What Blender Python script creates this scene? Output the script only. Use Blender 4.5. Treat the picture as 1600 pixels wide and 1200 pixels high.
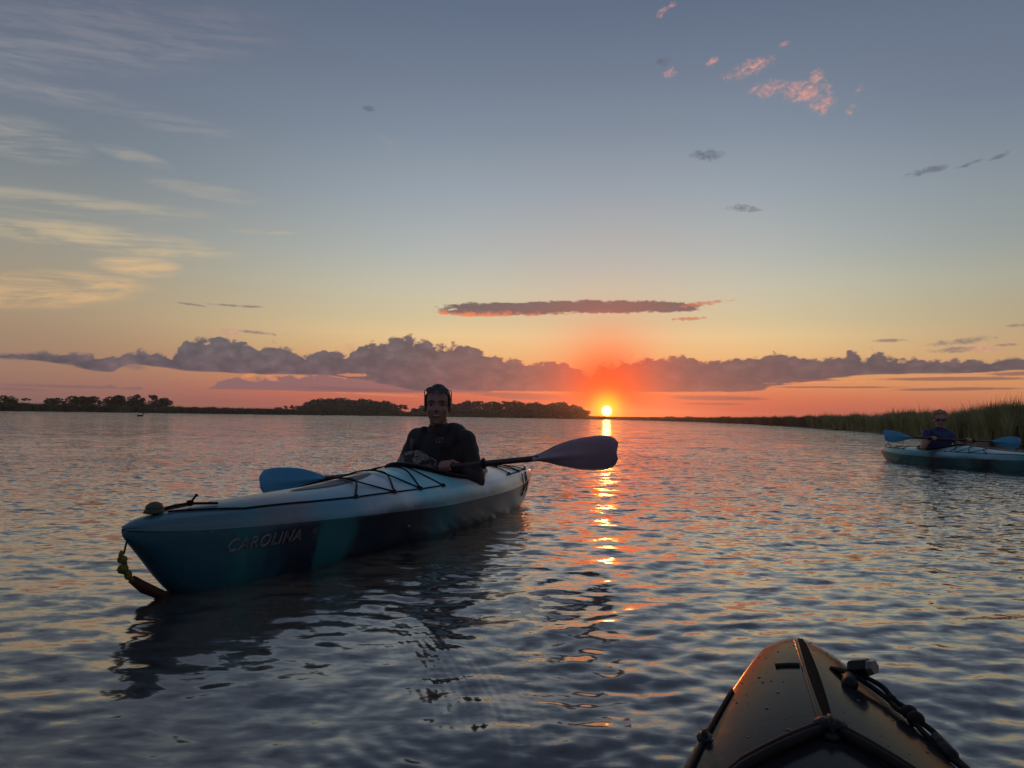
import bpy, bmesh, math, random
import numpy as np
from mathutils import Vector, Matrix

for o in list(bpy.data.objects):
    bpy.data.objects.remove(o)
S = bpy.context.scene
C = S.collection
rng = np.random.default_rng(7)
random.seed(7)
R = math.radians

# ------------------------------------------------------------------ camera
FPX, CAMH = 1200.0, 0.62
PITCH, ROLL = math.atan(50.4 / FPX), math.atan(0.018)
cd = bpy.data.cameras.new('camera')
cam = bpy.data.objects.new('camera', cd)
C.objects.link(cam)
S.camera = cam
cd.sensor_width = 36
cd.lens = 36 * FPX / 1600
cd.clip_start, cd.clip_end = 0.05, 20000
cam.matrix_world = (Matrix.Translation((0, 0, CAMH)) @ Matrix.Rotation(math.pi / 2 + PITCH, 4, 'X') @ Matrix.Rotation(ROLL, 4, 'Z'))


def ray(px, py):
    x, y = (px - 800) / FPX, -(py - 600) / FPX
    c, s = math.cos(ROLL), math.sin(ROLL)
    rx, ry = x * c - y * s, x * s + y * c
    cp, sp = math.cos(PITCH), math.sin(PITCH)
    return rx, cp - ry * sp, sp + ry * cp


def azel(px, py):
    r = ray(px, py)
    return math.degrees(math.atan2(r[0], r[1])), math.degrees(math.atan2(r[2], math.hypot(r[0], r[1])))


# ------------------------------------------------------------------ exposure, sun
S.view_settings.view_transform = 'Standard'
S.view_settings.look = 'None'
S.view_settings.exposure = 0
S.view_settings.gamma = 1
S.view_settings.use_curve_mapping = False
SUN_AZ, SUN_EL = 7.06, 0.52
sun_dir = Vector((math.sin(R(SUN_AZ)) * math.cos(R(SUN_EL)), math.cos(R(SUN_AZ)) * math.cos(R(SUN_EL)), math.sin(R(SUN_EL))))
sl = bpy.data.lights.new('sun', 'SUN')
sl.energy = 0.26
sl.angle = R(0.53)
sl.color = (1.0, 0.25, 0.05)
so = bpy.data.objects.new('sun', sl)
C.objects.link(so)
so.rotation_euler = sun_dir.to_track_quat('Z', 'Y').to_euler()

S.cycles.max_bounces = 6
S.cycles.diffuse_bounces = 3
S.cycles.glossy_bounces = 4
S.cycles.sample_clamp_indirect = 6
S.cycles.sample_clamp_direct = 30


def s2l(c):
    return tuple(((v / 255) / 12.92 if v / 255 <= 0.04045 else ((v / 255 + 0.055) / 1.055) ** 2.4) for v in c)


# ------------------------------------------------------------------ tiny node language
class Sock:
    def __init__(s, g, sock):
        s.g, s.s = g, sock

    def _m(s, op, *a, clamp=False):
        n = s.g.nodes.new('ShaderNodeMath')
        n.operation = op
        n.use_clamp = clamp
        for i, v in enumerate((s,) + a):
            if isinstance(v, Sock):
                s.g.links.new(v.s, n.inputs[i])
            else:
                n.inputs[i].default_value = v
        return Sock(s.g, n.outputs[0])

    def __add__(s, o): return s._m('ADD', o)
    __radd__ = __add__
    def __mul__(s, o): return s._m('MULTIPLY', o)
    __rmul__ = __mul__
    def __sub__(s, o): return s._m('SUBTRACT', o)
    def __rsub__(s, o): return (s * -1.0) + o
    def __truediv__(s, o): return s._m('DIVIDE', o)
    def max(s, o): return s._m('MAXIMUM', o)
    def min(s, o): return s._m('MINIMUM', o)
    def pow(s, o): return s._m('POWER', o)
    def abs(s): return s._m('ABSOLUTE')
    def clamp(s): return s._m('ADD', 0.0, clamp=True)

    def step(s, lo, hi):
        n = s.g.nodes.new('ShaderNodeMapRange')
        n.interpolation_type = 'SMOOTHSTEP'
        s.g.links.new(s.s, n.inputs[0])
        n.inputs[1].default_value, n.inputs[2].default_value = lo, hi
        return Sock(s.g, n.outputs[0])


def comb(g, x, y, z=0.0):
    n = g.nodes.new('ShaderNodeCombineXYZ')
    for i, v in enumerate((x, y, z)):
        if isinstance(v, Sock):
            g.links.new(v.s, n.inputs[i])
        else:
            n.inputs[i].default_value = v
    return Sock(g, n.outputs[0])


def noise(g, vec, scale, detail=5, rough=0.55, dist=0.0, color=False):
    n = g.nodes.new('ShaderNodeTexNoise')
    g.links.new(vec.s, n.inputs['Vector'])
    n.inputs['Scale'].default_value = scale
    n.inputs['Detail'].default_value = detail
    n.inputs['Roughness'].default_value = rough
    n.inputs['Distortion'].default_value = dist
    return Sock(g, n.outputs['Color' if color else 'Fac'])


def ramp(g, fac, stops, interp='LINEAR'):
    n = g.nodes.new('ShaderNodeValToRGB')
    g.links.new(fac.s, n.inputs[0])
    cr = n.color_ramp
    cr.interpolation = interp
    while len(cr.elements) < len(stops):
        cr.elements.new(0.5)
    for e, (p, c) in zip(cr.elements, stops):
        e.position = p
        e.color = (*c, 1)
    return Sock(g, n.outputs[0])


def curve(g, x, pts):
    n = g.nodes.new('ShaderNodeFloatCurve')
    g.links.new(x.s, n.inputs['Value'])
    cv = n.mapping.curves[0]
    pts = sorted(pts)
    while len(cv.points) < len(pts):
        cv.points.new(0.5, 0.5)
    for p, (a, b) in zip(cv.points, pts):
        p.location = (a, b)
        p.handle_type = 'AUTO_CLAMPED'
    n.mapping.update()
    return Sock(g, n.outputs[0])


def mixc(g, f, a, b):
    n = g.nodes.new('ShaderNodeMix')
    n.data_type = 'RGBA'
    for i, v in ((0, f), (6, a), (7, b)):
        if isinstance(v, Sock):
            g.links.new(v.s, n.inputs[i])
        elif i == 0:
            n.inputs[i].default_value = v
        else:
            n.inputs[i].default_value = (*v, 1)
    return Sock(g, n.outputs[2])


# ------------------------------------------------------------------ world: dusk sky, clouds, sun disc
W = bpy.data.worlds.new('World')
S.world = W
W.use_nodes = True
G = W.node_tree
G.nodes.clear()
tc = G.nodes.new('ShaderNodeTexCoord')
sep = G.nodes.new('ShaderNodeSeparateXYZ')
G.links.new(tc.outputs['Generated'], sep.inputs[0])
X, Y, Z = (Sock(G, sep.outputs[i]) for i in range(3))
AZ = X._m('ARCTAN2', Y) * 57.29578
EL = Z._m('ARCSINE') * 57.29578
dp = G.nodes.new('ShaderNodeVectorMath')
dp.operation = 'DOT_PRODUCT'
G.links.new(tc.outputs['Generated'], dp.inputs[0])
dp.inputs[1].default_value = sun_dir
SD = Sock(G, dp.outputs['Value']).min(1.0)._m('ARCCOSINE') * 57.29578      # degrees from the sun
dAZ = AZ - SUN_AZ
ELN = (EL / 90.0).clamp()


def elramp(st):
    return ramp(G, ELN, [(e / 90, s2l(c)) for e, c in st])


near = elramp([(0, (214, 90, 74)), (0.9, (212, 96, 80)), (1.8, (220, 118, 86)), (3, (230, 152, 100)), (4.8, (232, 190, 132)),
               (6, (231, 201, 150)),
               (7.1, (212, 196, 156)), (9.5, (196, 193, 172)), (11.8, (177, 182, 178)), (16.3, (150, 162, 172)), (20.5, (127, 140, 156)),
               (24.6, (110, 123, 142)), (28.6, (95, 109, 131)), (45, (92, 105, 128)), (90, (90, 103, 127))])
left = elramp([(0, (150, 108, 103)), (1.2, (155, 112, 104)), (2.4, (160, 123, 105)), (4.2, (162, 133, 110)), (7.1, (168, 149, 123)),
               (9.5, (156, 148, 132)), (11.8, (143, 145, 139)), (16.3, (117, 127, 136)), (20.5, (108, 118, 134)),
               (24.6, (99, 109, 127)), (28.4, (90, 101, 121)), (45, (90, 102, 124)), (90, (90, 103, 127))])
right = elramp([(0, (190, 104, 84)), (1.2, (196, 116, 86)), (2.6, (214, 148, 98)), (4.2, (200, 158, 114)), (7.1, (178, 164, 134)),
                (9.5, (166, 166, 150)), (11.8, (148, 156, 154)), (16.3, (130, 141, 152)), (20.5, (112, 124, 142)),
                (24.6, (102, 114, 134)), (28.6, (92, 105, 126)), (45, (91, 104, 126)), (90, (90, 103, 127))])
back = elramp([(0, (112, 104, 114)), (6, (124, 115, 126)), (14, (116, 118, 134)), (30, (98, 110, 131)), (50, (92, 105, 128)), (90, (90, 103, 127))])
sky = mixc(G, (dAZ * -1.0).step(9, 42), near, left)
sky = mixc(G, dAZ.step(7, 30), sky, right)
sky = mixc(G, dAZ.abs().step(50, 130), sky, back)

# cloud coordinates in degrees of azimuth / elevation
AE = comb(G, AZ, EL * 2.2, 3.1)
puff = noise(G, AE, 0.9, 7, 0.6)
puff2 = noise(G, comb(G, AZ, EL * 1.6, 9.0), 2.6, 5, 0.6)
streak = noise(G, comb(G, AZ * 0.25, EL * 2.4, 5.0), 0.9, 6, 0.6)
wisp = noise(G, comb(G, AZ * 0.16 + EL * 0.07, EL * 0.95 - AZ * 0.055, 1.0), 1.0, 7, 0.62, 0.5)


def prof(pts, emax=12.0):
    q = []
    for px, py in pts:
        a, e = azel(px, py)
        q.append(((a + 45) / 90, max(0, e) / emax))
    return curve(G, (AZ + 45) / 90.0, q) * emax


topA = prof([(-80, 550), (0, 549), (60, 545), (130, 547), (180, 549), (240, 543), (268, 547), (283, 529), (318, 520), (348, 519), (400, 533),
             (430, 531), (455, 541), (485, 546), (505, 541), (530, 544), (547, 549), (556, 531), (600, 523), (640, 519), (668, 524),
             (690, 536), (708, 528), (740, 534), (790, 551), (830, 557), (880, 561), (920, 571), (938, 558), (960, 554), (1000, 553),
             (1030, 549), (1100, 550), (1200, 548), (1215, 542), (1240, 549), (1322, 548), (1334, 540), (1350, 549), (1366, 538), (1382, 552), (1430, 554), (1480, 557), (1600, 552), (1700, 560)])
botA = prof([(-80, 562), (0, 562), (100, 570), (170, 581), (205, 570), (270, 578), (300, 581), (400, 583), (500, 586), (560, 592), (600, 600),
             (680, 612), (700, 610), (800, 611), (900, 613), (1000, 613), (1100, 613), (1180, 611), (1210, 604), (1250, 599),
             (1300, 591), (1400, 585), (1500, 585), (1600, 578), (1700, 576)])
topB = prof([(-60, 602), (100, 600), (180, 597), (250, 603), (300, 604), (335, 596), (355, 586), (400, 583), (700, 583), (760, 602), (800, 620), (1600, 640)])
botB = prof([(-60, 603), (100, 606), (200, 609), (300, 609), (450, 611), (640, 614), (700, 613), (780, 614), (800, 622), (1600, 642)])
vn = G.nodes.new('ShaderNodeTexVoronoi')
vn.feature = 'SMOOTH_F1'
vn.inputs['Scale'].default_value = 0.85
vn.inputs['Smoothness'].default_value = 0.25
vn.inputs['Detail'].default_value = 2
vn.inputs['Roughness'].default_value = 0.5
G.links.new(comb(G, AZ + (puff2 - 0.5) * 0.8, EL * 1.3 + (puff - 0.5) * 0.8, 2.0).s, vn.inputs['Vector'])
vor = Sock(G, vn.outputs['Distance'])
thick = ((topA - botA) * 0.55).clamp()
eb = EL + ((puff - 0.5) * 0.75 + (puff2 - 0.5) * 0.40 + (vor - 0.40) * 0.85) * thick
mA = (topA - eb).step(-0.06, 0.16) * (EL + (streak - 0.5) * 0.55 - botA).step(-0.04, 0.1)
# puffed-out gaps in the bank's thin left end
mA = mA * (1.0 - (AZ * -1.0).step(24, 27) * (puff2 - 0.02).step(0.56, 0.66) * 0.0)
mB = (topB - (EL + (puff - 0.5) * 0.8 + (vor - 0.38) * 0.6)).step(-0.03, 0.12) * (EL + (streak - 0.5) * 0.3 - botB).step(-0.03, 0.08)

cu = AZ
bank_hi = ramp(G, ((AZ + 40.0) / 80.0).clamp(), [(0.1, s2l((112, 108, 110))), (0.3, s2l((98, 97, 108))), (0.5, s2l((107, 95, 104))), (0.75, s2l((104, 88, 98))), (0.97, s2l((104, 92, 95)))])
bank_lo = ramp(G, ((AZ + 40.0) / 80.0).clamp(), [(0.1, s2l((124, 104, 110))), (0.3, s2l((112, 92, 106))), (0.5, s2l((124, 86, 96))), (0.75, s2l((104, 80, 88))), (0.97, s2l((106, 86, 90)))])
cA = mixc(G, (EL + (puff2 - 0.5) * 1.6).step(1.9, 5.2), bank_lo, bank_hi)
cA = mixc(G, ((vor - 0.30).max(0.0) * 1.1).clamp(), cA, s2l((78, 74, 88)))
cA = mixc(G, (0.34 - vor).max(0.0) * 0.9 * (EL - 2.6).step(0.0, 2.0), cA, s2l((150, 128, 140)))
cA = mixc(G, ((puff - 0.50) * 5.0).clamp() * 0.16, cA, s2l((176, 138, 140)))
cA = mixc(G, (topA - eb).step(0.20, 0.0) * 0.28, cA, s2l((190, 146, 128)))
cA = mixc(G, (topA - eb).step(0.28, 0.0) * (dAZ * dAZ * -0.012)._m('EXPONENT') * 0.7, cA, s2l((250, 140, 80)))
cB = mixc(G, 0.4, bank_lo, s2l((150, 104, 112)))
sky = mixc(G, mB * 0.85, sky, cB)
sky = mixc(G, mA * 0.97, sky, cA)


def ellipses(lst, wob=1.0):
    """union of soft ellipses given as sightings: (px, py, half width px, half height px, slope)."""
    out = None
    for (px, py, w, h, sl_) in lst:
        a0, e0 = azel(px, py)
        a1, _ = azel(px + w, py)
        _, e1 = azel(px, py - h)
        dw, dh = a1 - a0, e1 - e0
        u = (AZ - a0) / dw
        v = (EL - e0 - (AZ - a0) * sl_) / dh
        q = 1.0 - (u * u + v * v)
        out = q if out is None else out.max(q)
    return out


fine = noise(G, comb(G, AZ, EL * 1.5, 21.0), 0.9, 8, 0.68, 0.9)
fine2 = noise(G, comb(G, AZ * 0.7, EL * 1.8, 31.0), 3.0, 6, 0.65)
# long dark lens cloud with a lit underside
lens = [(800, 483, 118, 11, 0.01), (950, 479, 150, 11, 0.0), (760, 488, 80, 7, 0.02), (1040, 480, 58, 9, -0.02)]
eL = ellipses(lens)
mL = (eL + (fine - 0.5) * 2.2 + (fine2 - 0.5) * 1.2).step(-0.05, 0.42)
_, e_mid = azel(900, 490)
und = (EL * -1.0 + e_mid + (fine - 0.5) * 1.5 + 0.12).step(0.0, 0.5)
cL = mixc(G, und, s2l((96, 84, 92)), s2l((236, 128, 86)))
sky = mixc(G, mL * 0.94, sky, cL)
sm = ellipses([(1076, 498, 30, 3.5, 0.03), (1100, 474, 50, 4, 0.10)])
sky = mixc(G, (sm + (fine2 - 0.5) * 4.0 + (fine - 0.5) * 2.0).step(0.1, 0.9) * 0.75, sky, s2l((200, 112, 88)))

# small grey clouds
grey = ellipses([(1450, 267, 40, 7, 0.10), (1515, 256, 26, 3.5, 0.25), (1160, 326, 33, 7, -0.12), (1106, 243, 30, 10, 0.0), (1036, 97, 14, 9, 0.0), (575, 170, 12, 5, 0),
                 (405, 520, 32, 3.2, -0.06), (300, 476, 30, 2.2, -0.08), (375, 478, 55, 2.2, 0.0), (1500, 534, 62, 6, 0.09), (1490, 547, 45, 6, 0.02),
                 (1390, 532, 32, 3, 0.0), (1594, 508, 28, 3, 0.0), (1560, 245, 22, 4, 0.3), (208, 572, 24, 6, 0), (1571, 539, 26, 3, 0)])
mG = (grey + (fine2 - 0.5) * 2.4 + (fine - 0.5) * 3.0).step(0.0, 1.2)
cG = ramp(G, (EL / 30.0).clamp(), [(0.1, s2l((124, 104, 112))), (0.35, s2l((118, 112, 120))), (0.6, s2l((92, 100, 116))), (0.9, s2l((94, 103, 120)))])
sky = mixc(G, mG * 0.72, sky, cG)
# pink lit fragments, upper right
pinkE = ellipses([(1172, 106, 44, 15, 0.18), (1112, 97, 12, 8, 0.4), (1040, 16, 20, 8, 0.5), (1045, 113, 13, 9, 0), (1226, 68, 12, 6, 0.3),
                  (1205, 138, 36, 15, 0.05), (1262, 143, 46, 22, -0.1), (1285, 158, 24, 24, 0.2), (1272, 126, 18, 17, 0.5), (1343, 140, 10, 7, 0.5), (1330, 172, 9, 9, 0.3),
                  (357, 519, 22, 10, -0.1), (545, 543, 15, 9, 0), (1540, 545, 40, 7, 0.0)])
mP = (pinkE * 0.9 + (fine - 0.5) * 3.2 + (puff2 - 0.5) * 1.6 + (fine2 - 0.5) * 0.7).step(-0.1, 1.9)
cP = mixc(G, (puff2 * 0.6 + fine * 0.4).step(0.38, 0.60), s2l((160, 132, 138)), s2l((230, 158, 140)))
sky = mixc(G, mP * 0.9, sky, cP)
# low dark streaks under the bank
low = ellipses([(830, 620, 120, 6, -0.03), (1125, 622, 90, 4.5, 0.0), (1110, 631, 62, 2.5, 0), (560, 609, 130, 3.5, -0.02), (1300, 605, 130, 2.2, 0.0), (1500, 608, 120, 3, 0.01),
                (1480, 592, 150, 4, 0.0), (1260, 594, 60, 2.2, 0), (1590, 584, 60, 4, 0.0), (110, 604, 120, 3, 0.0), (20, 608, 90, 3, 0)])
mS = (low + (streak - 0.5) * 1.8 + (fine - 0.5) * 0.8).step(0.0, 0.8)
sky = mixc(G, mS * 0.75, sky, mixc(G, 0.35, bank_lo, s2l((150, 92, 96))))
brt = ellipses([(880, 613.5, 80, 2.2, 0), (1060, 614, 150, 1.6, 0), (1280, 598, 110, 2.2, 0.02), (1480, 586, 130, 2.2, 0.05), (600, 617, 100, 1.8, -0.02), (552, 586, 26, 3, 0), (386, 587, 14, 4, 0.2), (425, 591, 12, 5, -0.2)])
sky = mixc(G, (brt + (streak - 0.5) * 1.6 + (fine - 0.5) * 2.2 + (fine2 - 0.5) * 2.4).step(0.0, 1.0) * 0.6, sky, s2l((238, 150, 100)))
# wispy cirrus on the left
ciE = ellipses([(60, 452, 190, 34, 0.10), (40, 455, 120, 30, 0.14), (120, 436, 110, 10, 0.05), (150, 372, 240, 26, -0.02), (100, 318, 260, 20, 0.03), (30, 215, 130, 40, -0.05), (150, 60, 340, 75, 0.22), (60, 143, 200, 22, 0.05),
                (205, 243, 80, 14, -0.15), (260, 190, 130, 18, -0.03), (330, 300, 110, 14, -0.05), (215, 415, 80, 20, 0), (606, 222, 20, 8, -0.5), (410, 362, 60, 5, 0.05)])
wisp2 = noise(G, comb(G, AZ * 0.22 - EL * 0.1, EL * 2.6 - AZ * 0.20, 7.0), 1.0, 6, 0.6, 0.3)
mC = ciE.step(-0.1, 0.9) * (wisp * 0.6 + wisp2 * 0.4).step(0.40, 0.62)
cC = ramp(G, (EL / 30.0).clamp(), [(0.30, s2l((238, 190, 134))), (0.36, s2l((214, 188, 146))), (0.46, s2l((176, 168, 152))), (0.65, s2l((142, 144, 150))), (0.9, s2l((124, 122, 136)))])
sky = mixc(G, mC * 0.66, sky, cC)

# aureole round the setting sun: forward-scattered light, stretched upward by the cloud base
gd = ((dAZ * 1.0) * dAZ + ((EL - 1.3) * 0.8) * (EL - 1.3) * 0.8)._m('SQRT')
glow = (gd * gd * -0.09)._m('EXPONENT')
glow2 = (gd * gd * -0.012)._m('EXPONENT')
sky = mixc(G, glow2 * 0.15, sky, s2l((240, 120, 84)))
sky = mixc(G, (glow * 1.15).clamp() * 0.93, sky, s2l((255, 66, 22)))
core = (SD * SD * -1.0)._m('EXPONENT')
addn = G.nodes.new('ShaderNodeMix')
addn.data_type = 'RGBA'
addn.blend_type = 'ADD'
addn.clamp_result = False
addn.inputs[0].default_value = 1.0
disc = SD.step(0.42, 0.30)
cr, cg, cb = disc * 7.0 + core * 2.6, disc * 5.0 + core * 0.95, disc * 1.6
sc = G.nodes.new('ShaderNodeCombineColor')
for i, v in enumerate((cr, cg, cb)):
    G.links.new(v.s, sc.inputs[i])
G.links.new(sky.s, addn.inputs[6])
G.links.new(sc.outputs[0], addn.inputs[7])
bg = G.nodes.new('ShaderNodeBackground')
G.links.new(addn.outputs[2], bg.inputs[0])
bg.inputs[1].default_value = 1.0
# the physical dusk sky, added faintly to the dusk gradient
nis = G.nodes.new('ShaderNodeTexSky')
nis.sky_type = 'NISHITA'
nis.sun_disc = False
nis.sun_elevation = R(SUN_EL)
nis.sun_rotation = R(SUN_AZ)
bg2 = G.nodes.new('ShaderNodeBackground')
G.links.new(nis.outputs[0], bg2.inputs[0])
bg2.inputs[1].default_value = 0.006
ads = G.nodes.new('ShaderNodeAddShader')
G.links.new(bg.outputs[0], ads.inputs[0])
G.links.new(bg2.outputs[0], ads.inputs[1])
wo = G.nodes.new('ShaderNodeOutputWorld')
G.links.new(ads.outputs[0], wo.inputs[0])
W.cycles.sampling_method = 'MANUAL'
W.cycles.sample_map_resolution = 1024


# ------------------------------------------------------------------ object helpers
def tag(o, label=None, cat=None, group=None, kind=None):
    if label: o['label'] = label
    if cat: o['category'] = cat
    if group: o['group'] = group
    if kind: o['kind'] = kind
    return o


def empty(name, parent=None):
    o = bpy.data.objects.new(name, None)
    C.objects.link(o)
    o.empty_display_size = 0.1
    o.parent = parent
    return o


def mesh(name, verts, faces, mat, parent=None, smooth=True):
    me = bpy.data.meshes.new(name)
    me.from_pydata([tuple(v) for v in verts], [], [tuple(f) for f in faces])
    me.update()
    if smooth:
        me.shade_smooth()
    if mat: me.materials.append(mat)
    o = bpy.data.objects.new(name, me)
    C.objects.link(o)
    o.parent = parent
    return o


def np_mesh(name, V, quads, mat, parent=None, smooth=True, tris=None):
    me = bpy.data.meshes.new(name)
    nq = len(quads) if quads is not None else 0
    nt = len(tris) if tris is not None else 0
    me.vertices.add(len(V))
    me.vertices.foreach_set('co', np.asarray(V, dtype=np.float32).ravel())
    idx = []
    if nq: idx.append(np.asarray(quads).ravel())
    if nt: idx.append(np.asarray(tris).ravel())
    idx = np.concatenate(idx).astype(np.int32)
    me.loops.add(len(idx))
    me.loops.foreach_set('vertex_index', idx)
    me.polygons.add(nq + nt)
    st = np.concatenate([np.arange(nq) * 4, nq * 4 + np.arange(nt) * 3]).astype(np.int32)
    me.polygons.foreach_set('loop_start', st)
    me.update(calc_edges=True)
    me.validate()
    if smooth: me.shade_smooth()
    if mat: me.materials.append(mat)
    o = bpy.data.objects.new(name, me)
    C.objects.link(o)
    o.parent = parent
    return o


def material(name, base, rough=0.5, spec=0.5, metallic=0.0, vary=0.0, vscale=8.0, bump=0.0, bscale=60.0, coat=0.0, sheen=0.0):
    m = bpy.data.materials.new(name)
    m.use_nodes = True
    t = m.node_tree
    b = t.nodes['Principled BSDF']
    b.inputs['Base Color'].default_value = (*base, 1)
    b.inputs['Roughness'].default_value = rough
    b.inputs['Specular IOR Level'].default_value = spec
    b.inputs['Metallic'].default_value = metallic
    b.inputs['Coat Weight'].default_value = coat
    b.inputs['Sheen Weight'].default_value = sheen
    tcn = t.nodes.new('ShaderNodeTexCoord')
    ov = Sock(t, tcn.outputs['Object'])
    if vary:
        n = noise(t, ov, vscale, 4, 0.6)
        lo, hi = tuple(c * (1 - vary) for c in base), tuple(min(1, c * (1 + vary)) for c in base)
        rc = ramp(t, n, [(0.3, lo), (0.7, hi)])
        t.links.new(rc.s, b.inputs['Base Color'])
    if bump:
        n2 = noise(t, ov, bscale, 4, 0.6)
        bp = t.nodes.new('ShaderNodeBump')
        bp.inputs['Strength'].default_value = bump
        bp.inputs['Distance'].default_value = 0.01
        t.links.new(n2.s, bp.inputs['Height'])
        t.links.new(bp.outputs[0], b.inputs['Normal'])
    return m


def cat_rom(pts, n=8, closed=False):
    P = [Vector(p) for p in pts]
    if len(P) < 3 and not closed:
        return P
    out = []
    N = len(P)
    rngi = range(N) if closed else range(N - 1)
    for i in rngi:
        p1, p2 = P[i], P[(i + 1) % N]
        p0 = P[i - 1] if (i > 0 or closed) else p1 * 2 - p2
        p3 = P[(i + 2) % N] if (i + 2 < N or closed) else p2 * 2 - p1
        for k in range(n):
            t = k / n
            out.append(0.5 * ((2 * p1) + (p2 - p0) * t + (2 * p0 - 5 * p1 + 4 * p2 - p3) * t * t + (3 * p1 - p0 - 3 * p2 + p3) * t ** 3))
    if not closed: out.append(P[-1].copy())
    return out


def tube_geo(path, r, seg=8, closed=False, flat=1.0):
    """verts, faces of a tube; r number or list; flat squashes along the local up."""
    P = [Vector(p) for p in path]
    n = len(P)
    V, F = [], []
    up0 = Vector((0, 0, 1))
    for i, p in enumerate(P):
        if closed:
            d = P[(i + 1) % n] - P[i - 1]
        else:
            d = P[min(i + 1, n - 1)] - P[max(i - 1, 0)]
        d.normalize()
        u = up0 if abs(d.z) < 0.92 else Vector((0, 1, 0))
        side = d.cross(u).normalized()
        upv = side.cross(d).normalized()
        rr = r[i] if isinstance(r, (list, tuple)) else r
        for k in range(seg):
            a = 2 * math.pi * k / seg
            V.append(p + side * (math.cos(a) * rr) + upv * (math.sin(a) * rr * flat))
    m = n if closed else n - 1
    for i in range(m):
        for k in range(seg):
            a, b = i * seg + k, i * seg + (k + 1) % seg
            c, d2 = ((i + 1) % n) * seg + (k + 1) % seg, ((i + 1) % n) * seg + k
            F.append((a, b, c, d2))
    if not closed:
        F.append(tuple(range(seg - 1, -1, -1)))
        F.append(tuple((n - 1) * seg + k for k in range(seg)))
    return V, F


def tube(name, path, r, mat, parent=None, seg=8, closed=False, flat=1.0):
    V, F = tube_geo(path, r, seg, closed, flat)
    return mesh(name, V, F, mat, parent)


def join_geo(parts):
    V, F = [], []
    for v, f in parts:
        o = len(V)
        V += list(v)
        F += [tuple(i + o for i in q) for q in f]
    return V, F


def ellipsoid_geo(c, rad, rot=None, seg=16, rings=10):
    V, F = [], []
    M = rot if rot is not None else Matrix.Identity(3)
    c = Vector(c)
    for i in range(rings + 1):
        th = math.pi * i / rings
        for k in range(seg):
            a = 2 * math.pi * k / seg
            p = Vector((math.sin(th) * math.cos(a) * rad[0], math.sin(th) * math.sin(a) * rad[1], math.cos(th) * rad[2]))
            V.append(c + M @ p)
    for i in range(rings):
        for k in range(seg):
            F.append((i * seg + k, (i + 1) * seg + k, (i + 1) * seg + (k + 1) % seg, i * seg + (k + 1) % seg))
    return V, F


def capsule_geo(a, b, ra, rb, seg=14, flat=1.0):
    a, b = Vector(a), Vector(b)
    d = b - a
    L = d.length
    dn = d.normalized() if L > 1e-6 else Vector((0, 0, 1))
    path, rs = [], []
    for k in range(6):
        t = k / 5 * math.pi / 2
        path.append(a - dn * ra * math.cos(t))
        rs.append(max(ra * math.sin(t), ra * 0.05))
    for k in range(1, 6):
        path.append(a + d * (k / 6))
        rs.append(ra + (rb - ra) * k / 6)
    for k in range(6):
        t = k / 5 * math.pi / 2
        path.append(b + dn * rb * math.sin(t))
        rs.append(max(rb * math.cos(t), rb * 0.05))
    return tube_geo(path, rs, seg, False, flat)


def remeshed(name, parts, mat, parent, voxel=0.006, smooth=6, fac=0.5, fold=0.0):
    """join overlapping primitives into one continuous skin"""
    V, F = join_geo(parts)
    o = mesh(name + '_tmp', V, F, None)
    m = o.modifiers.new('r', 'REMESH')
    m.mode = 'VOXEL'
    m.voxel_size = voxel
    m.use_smooth_shade = True
    s = o.modifiers.new('s', 'SMOOTH')
    s.iterations = smooth
    s.factor = fac
    dg = bpy.context.evaluated_depsgraph_get()
    me = bpy.data.meshes.new_from_object(o.evaluated_get(dg))
    me.name = name
    bpy.data.objects.remove(o)
    if fold:
        # creases of loose cloth
        import mathutils.noise as mn
        vn2 = [v.normal.copy() for v in me.vertices]
        for v, nn in zip(me.vertices, vn2):
            p = v.co
            q = mn.noise(Vector((p.x * 9, p.y * 9, p.z * 22))) * 0.6 + (1 - 2 * abs(mn.noise(Vector((p.x * 14 + 5 * p.z, p.y * 14, p.z * 9 + 7))))) * 0.6
            v.co = p + nn * q * fold
    me.materials.clear()
    me.materials.append(mat)
    me.shade_smooth()
    q = bpy.data.objects.new(name, me)
    C.objects.link(q)
    q.parent = parent
    return q


# ------------------------------------------------------------------ water
YAW_1 = math.atan2(0.925, 0.379)
tow_pts = [(-1.16, 2.60), (-1.02, 2.56), (-0.86, 2.58), (-0.66, 2.60), (-0.47, 2.52), (-0.34, 2.42), (-0.235, 2.26), (-0.15, 2.05), (-0.09, 1.86), (-0.05, 1.70), (-0.03, 1.55), (-0.02, 1.36), (-0.03, 1.15)]
tow_path = [(p.x, p.y) for p in cat_rom([(a, b, 0) for a, b in tow_pts], 10)]


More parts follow.
